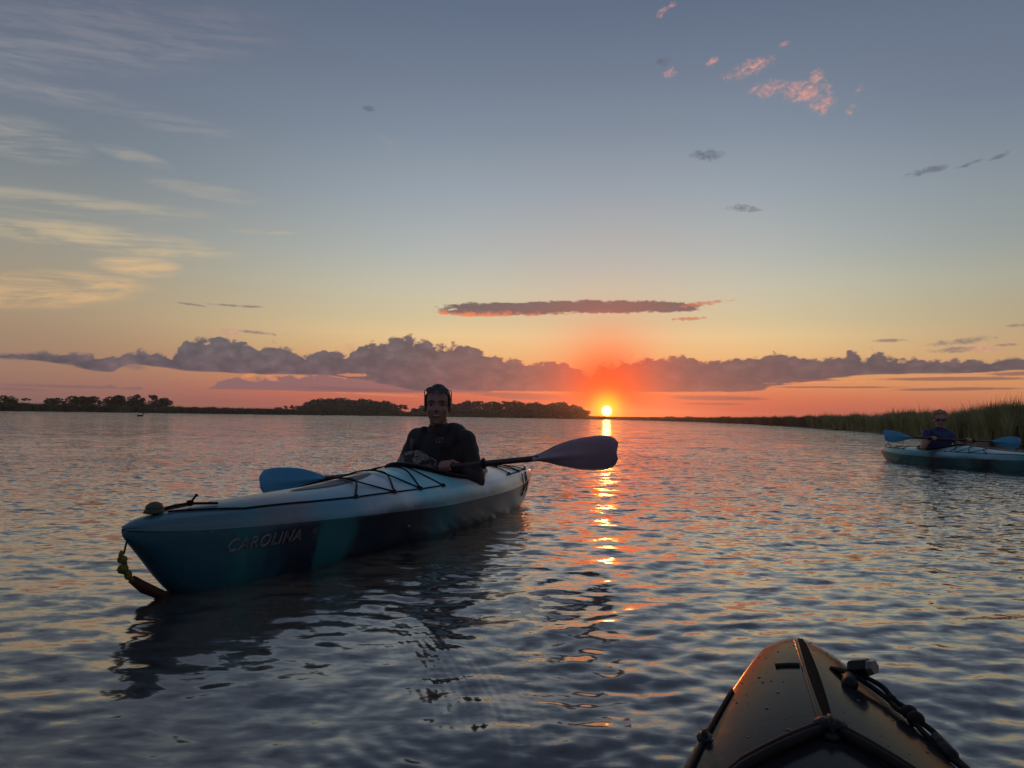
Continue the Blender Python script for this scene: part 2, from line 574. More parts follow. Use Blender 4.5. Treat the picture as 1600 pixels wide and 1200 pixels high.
def water_height(x, y, spacing):
    """sum of short wind ripples and low swell; waves finer than the grid are left to the bump"""
    h = np.zeros_like(x)
    g = np.random.default_rng(11)
    calm = np.exp(-(((x + 0.50) / 0.50) ** 2 + ((y - 1.75) / 0.75) ** 2) ** 2)
    lams = np.exp(g.uniform(math.log(0.040), math.log(1.0), 150))
    # slowly changing gusts
    gust = 0.85 + 0.3 * np.sin(x * 0.9 + 1.1 * np.sin(y * 0.33)) * np.sin(y * 0.55 + 0.7 * np.sin(x * 0.4))
    wx = x + 0.05 * np.sin(y * 3.1 + x * 1.3) + 0.03 * np.sin(y * 7.7 - x * 4.1)
    wy = y + 0.06 * np.sin(x * 2.3 + y * 0.7) + 0.025 * np.sin(x * 6.1 + y * 3.3)
    for lam in lams:
        k = 2 * math.pi / lam
        th = g.normal(0.20, 0.42 if lam > 0.2 else 0.65)                       # travelling mostly toward the camera
        if g.random() < 0.15: th = g.uniform(-1.6, 1.6)
        slope = 0.0132 * (1.0 if lam < 0.15 else 0.62 if lam < 0.28 else 0.38 if lam < 0.6 else 0.22)
        a = slope / k
        att = np.clip((lam / spacing - 2.2) / 2.0, 0, 1)
        sm = 1 - (0.60 * calm if lam < 0.30 else 0)
        ph = g.uniform(0, 6.28)
        h += a * att * sm * (gust if lam < 0.4 else 1) * np.sin(k * (math.sin(th) * wx - math.cos(th) * wy) + ph)
    return h


def build_water():
    NR, NA = 860, 1000
    r = 0.30 * (420 / 0.30) ** (np.arange(NR) / (NR - 1))
    th = np.radians(np.linspace(-41, 41, NA))
    RR, TT = np.meshgrid(r, th, indexing='ij')
    Xg, Yg = RR * np.sin(TT), RR * np.cos(TT)
    sp = np.maximum(RR * (math.log(420 / 0.30) / (NR - 1)), RR * math.radians(82) / (NA - 1))
    H = water_height(Xg, Yg, sp)
    # the tow line lying in the surface raises a small ridge with fine ripples beside it
    mask = (Xg > -1.6) & (Xg < 0.6) & (Yg > 0.9) & (Yg < 3.2)
    xs, ys = Xg[mask], Yg[mask]
    best = np.full(xs.shape, 9.0)
    for (ax, ay), (bx, by) in zip(tow_path[:-1], tow_path[1:]):
        dx, dy = bx - ax, by - ay
        L2 = dx * dx + dy * dy
        t = np.clip(((xs - ax) * dx + (ys - ay) * dy) / L2, 0, 1)
        d = np.hypot(xs - ax - t * dx, ys - ay - t * dy)
        best = np.minimum(best, d)
    add = 0.0026 * np.exp(-(best / 0.030) ** 2) + 0.00042 * np.sin(best * 2 * math.pi / 0.022) * np.exp(-best / 0.10) * (best > 0.01) * (0.5 + 0.5 * np.sin(xs * 9 + ys * 5))
    H[mask] += add
    # rings spreading from drips by the paddle line
    for cx, cy, A in ((-0.02, 1.62, 0.0006), (0.12, 2.3, 0.0005), (0.33, 3.1, 0.0006)):
        d = np.hypot(Xg - cx, Yg - cy)
        H += A * np.sin(d * 2 * math.pi / 0.045) * np.exp(-((d - 0.28) / 0.16) ** 2) * np.clip((0.045 / sp - 2.2) / 2, 0, 1)
    V = np.stack([Xg, Yg, H], -1).reshape(-1, 3)
    i = np.arange(NR - 1)[:, None] * NA + np.arange(NA - 1)[None]
    Q = np.stack([i, i + 1, i + NA + 1, i + NA], -1).reshape(-1, 4)[:, ::-1]
    # the rest of the inlet: behind and beside the camera, coarser, meeting the fine sector at its edges
    NB = 150
    r2 = r[::6] if (NR - 1) % 6 == 0 else np.append(r[::6], r[-1])
    th2 = np.radians(np.linspace(41, 319, NB))
    R2, T2 = np.meshgrid(r2, th2, indexing='ij')
    X2, Y2 = R2 * np.sin(T2), R2 * np.cos(T2)
    H2 = water_height(X2, Y2, np.maximum(R2 * 0.045, R2 * math.radians(278) / NB))
    o = len(V)
    V2 = np.stack([X2, Y2, H2], -1).reshape(-1, 3)
    j = np.arange(len(r2) - 1)[:, None] * NB + np.arange(NB - 1)[None] + o
    Q2 = np.stack([j, j + 1, j + NB + 1, j + NB], -1).reshape(-1, 4)[:, ::-1]
    V = np.concatenate([V, V2])
    Q = np.concatenate([Q, Q2])
    # centre fan
    n0 = len(V)
    V = np.concatenate([V, [[0, 0, 0]]])
    inner = list(range(0, NA, 10)) + [NA - 1] + [o + k for k in range(NB)]
    T = [(n0, inner[(k + 1) % len(inner)], inner[k]) for k in range(len(inner))]
    # out to the horizon behind
    ob = len(V)
    NC = 72
    for rr in (419.0, 1200.0):
        a = np.linspace(0, 2 * np.pi, NC, endpoint=False)
        V = np.concatenate([V, np.stack([rr * np.sin(a), rr * np.cos(a), np.full(NC, -0.006)], -1)])
    Qc = [(ob + k, ob + NC + k, ob + NC + (k + 1) % NC, ob + (k + 1) % NC) for k in range(NC)]
    Qc = [q[::-1] for q in Qc]
    Q = np.concatenate([Q, np.array(Qc)])
    m = bpy.data.materials.new('inlet_water')
    m.use_nodes = True
    t = m.node_tree
    b = t.nodes['Principled BSDF']
    b.inputs['Base Color'].default_value = (0.050, 0.044, 0.040, 1)
    b.inputs['Roughness'].default_value = 0.11
    b.inputs['IOR'].default_value = 1.34
    b.inputs['Coat Weight'].default_value = 1.0
    b.inputs['Coat IOR'].default_value = 1.34
    b.inputs['Coat Roughness'].default_value = 0.07
    ge = t.nodes.new('ShaderNodeNewGeometry')
    sx = t.nodes.new('ShaderNodeSeparateXYZ')
    t.links.new(ge.outputs['Position'], sx.inputs[0])
    px, py = Sock(t, sx.outputs[0]), Sock(t, sx.outputs[1])
    dist = (px * px + py * py)._m('SQRT')
    mid, far = dist.step(1.2, 11.0), dist.step(5.0, 26.0)
    # wavelets too fine for the mesh, as tilts of the surface normal
    c1 = noise(t, comb(t, px * 0.7, py * 1.35), 12.0, 3, 0.6, 0.3, color=True)
    c2 = noise(t, comb(t, px * 0.55 + 3.0, py * 1.2), 2.1, 3, 0.55, 0.3, color=True)
    patch = noise(t, comb(t, px * 0.10, py * 0.13), 1.0, 3, 0.6).step(0.30, 0.70) * 0.5 + 0.75

    def chan(c, i):
        q = t.nodes.new('ShaderNodeSeparateXYZ')
        t.links.new(c.s, q.inputs[0])
        return Sock(t, q.outputs[i]) - 0.5
    k1_, k2_ = (mid * 1.9 + 0.42) * patch, far * patch * 1.9
    tx_ = chan(c1, 0) * k1_ * 0.65 + chan(c2, 0) * k2_ * 0.35
    ty_ = chan(c1, 1) * k1_ + chan(c2, 1) * k2_ * 1.0
    va = t.nodes.new('ShaderNodeVectorMath')
    va.operation = 'ADD'
    t.links.new(ge.outputs['Normal'], va.inputs[0])
    t.links.new(comb(t, tx_, ty_, 0.0).s, va.inputs[1])
    vn_ = t.nodes.new('ShaderNodeVectorMath')
    vn_.operation = 'NORMALIZE'
    t.links.new(va.outputs[0], vn_.inputs[0])
    t.links.new(vn_.outputs[0], b.inputs['Normal'])
    t.links.new(vn_.outputs[0], b.inputs['Coat Normal'])
    w = np_mesh('water', V, Q, m, tris=np.array(T))
    tag(w, 'rippled grey water of the tidal inlet reflecting the dusk sky', 'water', kind='structure')
    return w


build_water()

# ------------------------------------------------------------------ marsh banks
shore = [(-180, 300), (-120, 260), (-95, 230), (-80, 190), (-60, 175), (-45, 160), (-33.6, 149), (-25, 166), (-16.8, 186), (-7.6, 248), (0, 300), (4, 330), (7.1, 345), (9.3, 284), (11.5, 240), (14, 190),
         (16.5, 145), (18.4, 114), (20.5, 88), (22.5, 71), (25, 56), (27.2, 43), (29.5, 34), (31.5, 29), (33.7, 25.2), (38, 21), (46, 18), (60, 16), (80, 17), (100, 22), (120, 45), (150, 150), (180, 300)]
sa = np.array([a for a, _ in shore], float)
sr = np.array([r for _, r in shore], float)


def shore_r(a):
    base = np.exp(np.interp(a, sa, np.log(sr)))
    return base * (1 + 0.018 * np.sin(a * 1.9) + 0.012 * np.sin(a * 4.3 + 1) + 0.006 * np.sin(a * 11.0))


def build_banks():
    mud = material('marsh_mud', (0.045, 0.035, 0.025), 0.8, vary=0.4, vscale=0.5)
    thatch = material('marsh_thatch', (0.10, 0.095, 0.05), 0.9, vary=0.5, vscale=0.3, bump=0.5, bscale=3)
    a = np.concatenate([np.linspace(-180, -40, 120), np.linspace(-39.8, 40, 700), np.linspace(40.5, 180, 160)])
    r0 = shore_r(a)
    sn, cs = np.sin(np.radians(a)), np.cos(np.radians(a))
    V, n = [], len(a)
    for off, z in ((-0.6, -0.3), (0.15, 0.06), (1.5, 0.14), (850, 0.3)):
        rr = r0 + off
        V.append(np.stack([rr * sn, rr * cs, np.full(n, z)], -1))
    V = np.concatenate(V)
    Q = []
    for j in range(3):
        for k in range(n - 1):
            Q.append((j * n + k, (j + 1) * n + k, (j + 1) * n + k + 1, j * n + k + 1))
    g = np_mesh('marsh_ground', V, np.array(Q)[:, ::-1], mud)
    tag(g, 'low muddy ground of the marsh banks round the inlet', kind='structure')
    # the dense lower grass mass further in
    V = []
    hn = lambda s: 0.05 * np.sin(a * 7.1 + s) + 0.04 * np.sin(a * 17.0 + 2 * s)
    for off, z in ((0.9, 0.05), (1.4, 0.62), (2.6, 0.92), (8, 1.02), (60, 1.06), (840, 1.1)):
        rr = r0 + off
        zz = np.full(n, z) + (hn(off) if 0.3 < z else 0)
        V.append(np.stack([rr * sn, rr * cs, zz], -1))
    V = np.concatenate(V)
    Q = []
    for j in range(5):
        for k in range(n - 1):
            Q.append((j * n + k, (j + 1) * n + k, (j + 1) * n + k + 1, j * n + k + 1))
    g = np_mesh('marsh_thatch', V, np.array(Q)[:, ::-1], thatch)
    tag(g, 'dense matted lower growth filling the marsh behind its edge', 'marsh', kind='structure')


build_banks()


def blades(name, a0, a1, N, depth, hmin, hmax, wk, mat, label, lean=0.16, bias=1.0, seed=3):
    g = np.random.default_rng(seed)
    # more blades where the bank is near: equal spacing per view angle
    a = g.uniform(a0, a1, N)
    r = shore_r(a) + 0.25 + depth * g.random(N) ** bias
    x, y = r * np.sin(np.radians(a)), r * np.cos(np.radians(a))
    clump = 0.80 + 0.12 * np.sin(x * 1.7 + 2 * np.sin(y * 0.9)) + 0.08 * np.sin(x * 4.1 + y * 3.0)
    h = g.uniform(hmin, hmax, N) * clump
    tall = g.random(N) < 0.10
    h = np.where(tall, h * g.uniform(1.05, 1.25, N), h)
    w = (0.006 + wk * r) * g.uniform(0.6, 1.2, N)
    yaw = g.uniform(-0.7, 0.7, N) - np.radians(a)
    lx = g.normal(0.06, lean, N) * h
    ly = g.normal(0, lean, N) * h
    wx, wy = np.cos(yaw) * w, np.sin(yaw) * w
    z0 = np.full(N, 0.0)
    P = np.empty((N, 7, 3))
    for i, (f, ww) in enumerate(((0, 1), (0.45, 0.9), (0.78, 0.55))):
        cx, cy, cz = x + lx * f ** 2, y + ly * f ** 2, z0 + h * f
        P[:, 2 * i] = np.stack([cx - wx * ww, cy - wy * ww, cz], -1)
        P[:, 2 * i + 1] = np.stack([cx + wx * ww, cy + wy * ww, cz], -1)
    P[:, 6] = np.stack([x + lx, y + ly, z0 + h * (1 - 0.5 * (lx / h) ** 2)], -1)
    b = np.arange(N)[:, None] * 7
    Q = np.concatenate([b + np.array([[0, 1, 3, 2]]), b + np.array([[2, 3, 5, 4]])])
    T = b + np.array([[4, 5, 6]])
    o = np_mesh(name, P.reshape(-1, 3), Q, mat, tris=T, smooth=False)
    tag(o, label, 'grass', kind='stuff')
    return o


grass_m = material('cordgrass', (0.25, 0.25, 0.11), 0.75, 0.2, vary=0.55, vscale=1.1)
grass_far = material('cordgrass_far', (0.10, 0.088, 0.048), 0.8, 0.2, vary=0.5, vscale=0.12)
blades('marsh_grass', 21, 42, 90000, 4.5, 0.95, 1.42, 0.00012, grass_m, 'tall green cordgrass with feathery tips along the right bank', bias=1.5, seed=3)
blades('marsh_grass', 7, 22, 50000, 9.0, 0.95, 1.40, 0.00022, grass_far, 'low dark strip of cordgrass running right of the sun', bias=1.2, seed=4)
blades('marsh_grass', -42, 7, 90000, 14.0, 1.2, 1.62, 0.00030, grass_far, 'long flat band of far marsh grass across the left and centre', lean=0.1, bias=1.2, seed=5)

# ------------------------------------------------------------------ air
hz = bpy.data.materials.new('thin_evening_haze')
hz.use_nodes = True
ht = hz.node_tree
ht.nodes.remove(ht.nodes['Principled BSDF'])
pv = ht.nodes.new('ShaderNodeVolumePrincipled')
pv.inputs['Color'].default_value = (0.92, 0.90, 0.90, 1)
pv.inputs['Density'].default_value = 0.0005
pv.inputs['Anisotropy'].default_value = 0.88
ht.links.new(pv.outputs[0], ht.nodes['Material Output'].inputs['Volume'])
HB = 1320.0
hv = [(x, y, z) for z in (-1.5, 14.0) for x, y in ((-HB, -HB), (HB, -HB), (HB, HB), (-HB, HB))]
hb = mesh('haze', hv, [(0, 3, 2, 1), (4, 5, 6, 7), (0, 1, 5, 4), (1, 2, 6, 5), (2, 3, 7, 6), (3, 0, 4, 7)], hz, None, False)
tag(hb, 'thin evening haze over the inlet', kind='stuff')

# ------------------------------------------------------------------ trees
bark = material('bark', (0.045, 0.035, 0.028), 0.9, vary=0.4, vscale=3)
leaf_oak = material('oak_leaves', (0.055, 0.060, 0.034), 0.8, 0.2, vary=0.5, vscale=0.9)
leaf_pine = material('pine_needles', (0.055, 0.056, 0.036), 0.8, 0.2, vary=0.5, vscale=0.9)
leaf_palm = material('palm_fronds', (0.035, 0.042, 0.022), 0.7, 0.3, vary=0.3, vscale=2)


def leaf_mesh(name, lobes, n, size, seed, mat, flat=0.5):
    """leaf clumps scattered through and over overlapping lobes (centre, radii)"""
    g = np.random.default_rng(seed)
    vol = np.array([r[0] * r[1] * r[2] for _, r in lobes]) ** 0.8
    idx = g.choice(len(lobes), n, p=vol / vol.sum())
    c = np.array([l[0] for l in lobes])[idx]
    rad = np.array([l[1] for l in lobes])[idx]
    d = g.normal(size=(n, 3))
    d /= np.linalg.norm(d, axis=1)[:, None]
    rr = g.uniform(0.45, 1.06, n) ** 0.6
    p = c + d * rad * rr[:, None]
    u = g.normal(size=(n, 3))
    u /= np.linalg.norm(u, axis=1)[:, None]
    v = np.cross(u, g.normal(size=(n, 3)))
    v /= np.linalg.norm(v, axis=1)[:, None]
    v[:, 2] *= flat
    s = size * g.uniform(0.5, 1.3, n)[:, None]
    P = np.stack([p - u * s, p + v * s * 0.8, p + u * s, p - v * s * 0.7], 1).reshape(-1, 3)
    Q = np.arange(n * 4).reshape(-1, 4)
    me = bpy.data.meshes.new(name)
    me.vertices.add(len(P))
    me.vertices.foreach_set('co', P.astype(np.float32).ravel())
    me.loops.add(n * 4)
    me.loops.foreach_set('vertex_index', Q.ravel().astype(np.int32))
    me.polygons.add(n)
    me.polygons.foreach_set('loop_start', (np.arange(n) * 4).astype(np.int32))
    me.update(calc_edges=True)
    me.materials.append(mat)
    return me


def geo_mesh(name, parts, mat):
    V, F = join_geo(parts)
    me = bpy.data.meshes.new(name)
    me.from_pydata([tuple(v) for v in V], [], F)
    me.shade_smooth()
    me.materials.append(mat)
    return me


def proto_oak(seed):
    g = random.Random(seed)
    lobes = []
    for k in range(11):
        a = g.uniform(0, 6.28)
        q = g.uniform(0, 2.4)
        lobes.append(((q * math.cos(a), q * math.sin(a), 3.4 + g.uniform(-0.9, 1.1) - q * 0.28), (g.uniform(0.9, 1.6), g.uniform(0.9, 1.6), g.uniform(0.6, 0.95))))
    for k in range(7):
        a = k * 0.9 + g.uniform(0, 0.5)
        lobes.append(((2.5 * math.cos(a), 2.5 * math.sin(a), g.uniform(1.2, 2.4)), (g.uniform(0.7, 1.2), g.uniform(0.7, 1.2), g.uniform(0.6, 1.0))))
    crown = leaf_mesh('crown', lobes, 1500, 0.30, seed, leaf_oak)
    parts = [tube_geo([(0, 0, 0), (0.1, 0, 1.2), (0, 0.1, 2.4), (0, 0, 3.6)], [0.28, 0.22, 0.17, 0.08], 7)]
    for k in range(5):
        a = k * 1.3 + g.random()
        parts.append(tube_geo([(0, 0, 1.3), (0.9 * math.cos(a), 0.9 * math.sin(a), 2.1), (1.9 * math.cos(a), 1.9 * math.sin(a), 3.0)], [0.13, 0.09, 0.03], 5))
    return crown, geo_mesh('trunk', parts, bark)


def proto_pine(seed):
    g = random.Random(seed)
    lobes = []
    for k in range(8):
        a = g.uniform(0, 6.28)
        q = g.uniform(0.1, 1.3)
        lobes.append(((q * math.cos(a), q * math.sin(a), g.uniform(4.2, 6.1)), (g.uniform(0.6, 1.2), g.uniform(0.6, 1.2), g.uniform(0.35, 0.6))))
    crown = leaf_mesh('crown', lobes, 700, 0.24, seed, leaf_pine)
    parts = [tube_geo([(0, 0, 0), (0.08, 0, 2), (0.02, 0.1, 4), (0, 0, 6)], [0.17, 0.14, 0.11, 0.05], 7)]
    for k in range(7):
        a = k * 1.9 + g.random()
        z = 3.3 + k * 0.35
        parts.append(tube_geo([(0, 0, z), (0.5 * math.cos(a), 0.5 * math.sin(a), z + 0.25), (1.1 * math.cos(a), 1.1 * math.sin(a), z + 0.45)], [0.06, 0.045, 0.02], 5))
    return crown, geo_mesh('trunk', parts, bark)


def proto_shrub(seed):
    g = random.Random(seed)
    lobes = []
    lean = g.uniform(0.3, 0.9)
    for k in range(8):
        q = g.uniform(-1.4, 1.4)
        lobes.append(((q + lean * 0.3, g.uniform(-0.8, 0.8), 1.5 + 0.35 * q * lean + g.uniform(-0.5, 0.5)), (g.uniform(0.5, 0.9), g.uniform(0.5, 0.8), g.uniform(0.25, 0.5))))
    crown = leaf_mesh('crown', lobes, 650, 0.17, seed, leaf_oak)
    parts = []
    for k in range(4):
        a = k * 1.6 + g.random()
        parts.append(tube_geo([(0, 0, 0), (0.35 * math.cos(a), 0.35 * math.sin(a), 0.7), (0.9 * math.cos(a), 0.8 * math.sin(a), 1.6)], [0.08, 0.06, 0.025], 5))
    return crown, geo_mesh('trunk', parts, bark)


def proto_palm(seed):
    g = random.Random(seed)
    parts = [tube_geo([(0, 0, 0), (0.05, 0, 2), (0.0, 0, 4.2)], [0.17, 0.14, 0.13], 8)]
    V, F = [], []
    for k in range(34):
        a = g.uniform(0, 6.28)
        up = g.uniform(-0.5, 0.9)
        L = g.uniform(0.7, 1.0)
        pts = []
        for j in range(5):
            t = j / 4
            pts.append(Vector((math.cos(a) * L * t, math.sin(a) * L * t, 4.25 + up * L * t - 0.75 * t * t)))
        sd = Vector((-math.sin(a), math.cos(a), 0.1))
        b = len(V)
        for j, p in enumerate(pts):
            w = (0.03, 0.14, 0.2, 0.15, 0.01)[j]
            V += [p - sd * w, p + sd * w]
        F += [(b + 2 * j, b + 2 * j + 1, b + 2 * j + 3, b + 2 * j + 2) for j in range(4)]
    me = bpy.data.meshes.new('crown')
    me.from_pydata([tuple(v) for v in V], [], F)
    me.materials.append(leaf_palm)
    return me, geo_mesh('trunk', parts, bark)


PROT = {'oak': [proto_oak(i) for i in (1, 2, 3, 4)], 'pine': [proto_pine(i) for i in (5, 6, 7)],
        'shrub': [proto_shrub(i) for i in (8, 9, 10)], 'palm': [proto_palm(11)]}
NAMES = {'oak': 'oak_tree', 'pine': 'pine_tree', 'shrub': 'shrub_tree', 'palm': 'palm_tree'}
NATIVE = {'oak': 4.9, 'pine': 6.5, 'shrub': 2.35, 'palm': 5.0}


def tree(kind, px, top, D, label, group=None, wide=1.0, var=0):
    a, _ = azel(px, 640)
    _, e = azel(px, top)
    zt = CAMH + math.tan(R(e)) * D
    s = zt / NATIVE[kind]
    root = empty(NAMES[kind])
    root.location = (D * math.sin(R(a)), D * math.cos(R(a)), 0)
    root.rotation_euler = (0, 0, (px * 7.13) % 6.28 if kind != 'shrub' else -R(a) + (math.pi if int(px) % 2 else 0))
    root.scale = (s * wide, s * wide, s)
    cr_, tr_ = PROT[kind][var % len(PROT[kind])]
    for nm, me in (('crown', cr_), ('trunk', tr_)):
        c = bpy.data.objects.new(nm, me)
        C.objects.link(c)
        c.parent = root
    tag(root, label, 'palm' if kind == 'palm' else 'tree', group)
    return root


GL = 'wind-leaning shrubs on the left part of the far marsh'
tree('shrub', 4, 618, 200, 'small pale-edged shrub cut by the left edge of the photo', GL, 0.8, 0)
tree('shrub', 24, 621, 200, 'low faint shrub just right of the edge-cut shrub, far left', GL, 1.2, 1)
tree('shrub', 92, 619, 205, 'first low spreading shrub at the left end of the shrub clump', GL, 1.2, 2)
tree('shrub', 112, 619, 205, 'second shrub of the far left clump, thin crowned', GL, 1.0, 0)
tree('shrub', 130, 618, 205, 'round-topped shrub between the first shrubs and the taller leaning one', GL, 1.0, 1)
tree('shrub', 148, 616.5, 205, 'taller leaning shrub with a dark dome, end of its clump', GL, 1.1, 2)
tree('shrub', 172, 620, 205, 'low shrub at the left foot of the broad dark thicket', GL, 1.1, 0)
tree('oak', 189, 615, 205, 'broadest dark thicket tree left of the tall palm', GL, 0.9, 0)
tree('shrub', 203, 618, 205, 'dark shrub close against the left side of the tall palm', GL, 1.1, 1)
tree('palm', 213, 613, 205, 'taller of two palms sticking out of the far left shrubs', 'far palms', 1.3)
tree('palm', 223, 618.5, 205, 'shorter palm just right of the tallest far palm', 'far palms', 1.1)
tree('shrub', 224, 625, 204, 'low bush at the foot of the shorter palm', GL, 1.1, 2)
tree('pine', 239, 617, 205, 'small flat-topped tree right of the two palms', GL, 1.0, 1)
tree('shrub', 245, 626, 204, 'low bush under the small flat-topped tree', GL, 0.9, 0)
tree('oak', 256, 622, 205, 'round dark bush ending the far left shrub clump', GL, 1.1, 2)
for i, (px, tp) in enumerate(((437, 636), (446, 634), (456, 632.5), (464, 634))):
    tree('pine' if i in (1, 2) else 'shrub', px, tp, 290, ('tiny bush at the left end of the row left of the domed wood', 'thin little tree second in the row left of the domed wood',
         'tallest little tree of the row left of the domed wood', 'tiny bush nearest the domed wood')[i], 'little trees left of the domed wood', 1.0, i)
ORD = 'first second third fourth fifth sixth seventh eighth ninth tenth eleventh twelfth thirteenth fourteenth fifteenth sixteenth'.split()
# dense domed wood: crowns merge, individual trees behind one another
gD = 'trees of the dense domed wood left of the smiling paddler'
top_prof = [(478, 631), (486, 627), (494, 624.5), (503, 623), (512, 622.5), (520, 621.5), (529, 622), (538, 622), (547, 623), (556, 623.5), (565, 623.5), (574, 624.5), (583, 624.5), (592, 625), (601, 627), (609, 631)]
for i, (px, tp) in enumerate(top_prof):
    tree('oak', px, tp, 300 + (i * 37 % 30), ORD[i] + ' crown from the left, skyline of the dense domed wood', gD, 1.0 + 0.15 * (i % 3), i)
for i, (px, tp) in enumerate(((484, 633), (500, 630), (517, 629), (534, 629), (551, 630), (568, 630), (585, 631), (600, 633), (612, 635), (621, 637))):
    tree('oak', px, tp, 285, 'low leafy tree in the front shade of the dense domed wood', 'front trees of the domed wood', 1.35, i + 1)
tree('pine', 619, 632.5, 290, 'thin pine nearest the right end of the domed wood', 'three thin pines between the woods', 0.9, 0)
tree('pine', 627, 632, 290, 'slender middle pine of the three between the woods', 'three thin pines between the woods', 1.0, 1)
tree('pine', 633, 632.5, 290, 'rounder-headed pine nearest the smiling paddler on her left side', 'three thin pines between the woods', 1.1, 2)
gP = 'trees of the wood behind and right of the smiling paddler'
row = [(644, 641), (651, 637), (659, 634), (668, 631), (677, 629), (686, 628), (695, 629), (704, 630), (713, 629.5), (722, 628.5), (731, 626.5), (741, 627), (748, 626), (757, 628), (764, 627.5), (773, 627), (780, 628), (790, 626.5), (797, 627), (806, 626.5), (813, 628),
       (821, 633), (828, 630), (838, 628.5), (846, 629), (855, 629.5), (864, 630), (873, 629.5), (880, 628), (888, 631), (896, 633), (905, 635)]
for i, (px, tp) in enumerate(row):
    k = 'pine' if (722 < px < 818 and i % 3 != 1) or px in (880,) else 'oak'
    if px < 670: lab = ORD[i] + ' crown of the low wood sloping up to the smiling face'
    elif px < 708: lab = 'crown behind the smiling paddler\'s head in the long wood'
    elif px < 818: lab = ORD[i - 8] + ' crown right of the smiling face, before the wood\'s notch'
    else: lab = ORD[i - 21] + ' crown right of the wood\'s notch, toward the sun'
    if px == 880: lab = 'tallest pine poking above the right half of the wood, near the sun'
    if px == 905: lab = 'last sparse tree at the right end of the wood, beside the sun'
    if px == 821: lab = 'low tree in the notch of the wood above the paddle shaft'
    tree(k, px, tp, 320 + (i * 29 % 25), lab, gP, 1.25 if k == 'pine' else 0.95, i)
for i, px in enumerate(range(660, 905, 11)):
    tree('oak', px + (i * 5 % 4), 637.5 + (i * 7 % 3), 312, 'low dark tree in the front shade of the long wood', 'front trees of the long wood', 1.7, i)
for i, (px, tp) in enumerate(((1018, 651.5), (1044, 650), (1052, 650.5), (1074, 650.5), (1092, 651.3), (1110, 651.5), (1128, 651), (1132, 650))):
    tree('shrub', px, tp, 262, ORD[i] + ' tiny bush from the left on the low far bank right of the sun' if i < 7 else 'tiny squarish bush, last on the low bank right of the sun', 'tiny bushes on the low bank right of the sun' if i < 7 else None, 1.3, i)

# a small dark bird floating far off on the left
bird_m = material('bird_feathers', (0.02, 0.02, 0.02), 0.6)
bx, by = 120 * math.sin(R(azel(219, 649)[0])), 0
Db = CAMH / math.tan(R(-azel(219, 650.5)[1]))
br = empty('water_bird')
br.location = (Db * math.sin(R(azel(219, 650)[0])), Db * math.cos(R(azel(219, 650)[0])), 0)
br.rotation_euler = (0, 0, 0.5)
Vb, Fb = join_geo([ellipsoid_geo((0, 0, 0.05), (0.26, 0.11, 0.10)), ellipsoid_geo((-0.2, 0, 0.11), (0.12, 0.05, 0.03)), tube_geo([(0.18, 0, 0.08), (0.24, 0, 0.18), (0.25, 0, 0.24)], [0.05, 0.035, 0.03], 8), ellipsoid_geo((0.27, 0, 0.26), (0.06, 0.04, 0.04))])
mesh('body', Vb, Fb, bird_m, br)
Vb, Fb = tube_geo([(0.31, 0, 0.26), (0.39, 0, 0.245)], [0.02, 0.005], 6)
mesh('beak', Vb, Fb, bird_m, br)
tag(br, 'small dark bird floating on the open water at far left', 'bird')

# ------------------------------------------------------------------ kayaks
KL = 3.60
_b = [(0, .012), (.03, .036), (.1, .064), (.25, .103), (.5, .156), (.9, .218), (1.3, .266), (1.8, .302), (2.3, .298), (2.7, .262), (3.1, .190), (3.4, .105), (3.54, .052), (3.6, .014)]
_zk = [(0, .215), (.05, .165), (.12, .087), (.2, .0), (.33, -.07), (.6, -.09), (1.8, -.10), (3.0, -.08), (3.3, -.02), (3.45, .06), (3.55, .14), (3.6, .19)]
_zc = [(0, .238), (.25, .215), (.6, .200), (1.2, .18), (1.8, .165), (2.6, .165), (3.2, .185), (3.6, .215)]
_zs = [(0, .250), (.1, .262), (.4, .264), (1, .252), (1.8, .240), (2.6, .240), (3.2, .244), (3.6, .232)]
_zd = [(0, .252), (.06, .270), (.15, .278), (.5, .292), (1.0, .302), (1.5, .338), (1.75, .346), (2.1, .318), (2.5, .292), (3.0, .278), (3.4, .262), (3.6, .238)]


def spl(tab):
    xs = np.array([t[0] for t in tab])
    ys = np.array([t[1] for t in tab])
    d = np.diff(ys) / np.diff(xs)
    m = np.zeros(len(xs))
    m[1:-1] = np.where(d[:-1] * d[1:] > 0, 2 * d[:-1] * d[1:] / (d[:-1] + d[1:] + 1e-12), 0)
    m[0], m[-1] = d[0], d[-1]

    def f(x):
        x = min(max(x, xs[0]), xs[-1])
        i = min(int(np.searchsorted(xs, x, side='right')) - 1, len(xs) - 2)
        h = xs[i + 1] - xs[i]
        t = (x - xs[i]) / h
        return float((2 * t ** 3 - 3 * t ** 2 + 1) * ys[i] + (t ** 3 - 2 * t * t + t) * h * m[i] + (-2 * t ** 3 + 3 * t * t) * ys[i + 1] + (t ** 3 - t * t) * h * m[i + 1])
    return f


fb, fzk, fzc, fzs, fzd = spl(_b), spl(_zk), spl(_zc), spl(_zs), spl(_zd)


def fbs(s):
    return fb(s) * (0.86 - 0.10 * math.exp(-s / 0.3))


def deck_z(s, y):
    v = min(1, abs(y) / fbs(s))
    return fzs(s) + (fzd(s) - fzs(s)) * (1 - v ** 2.0)


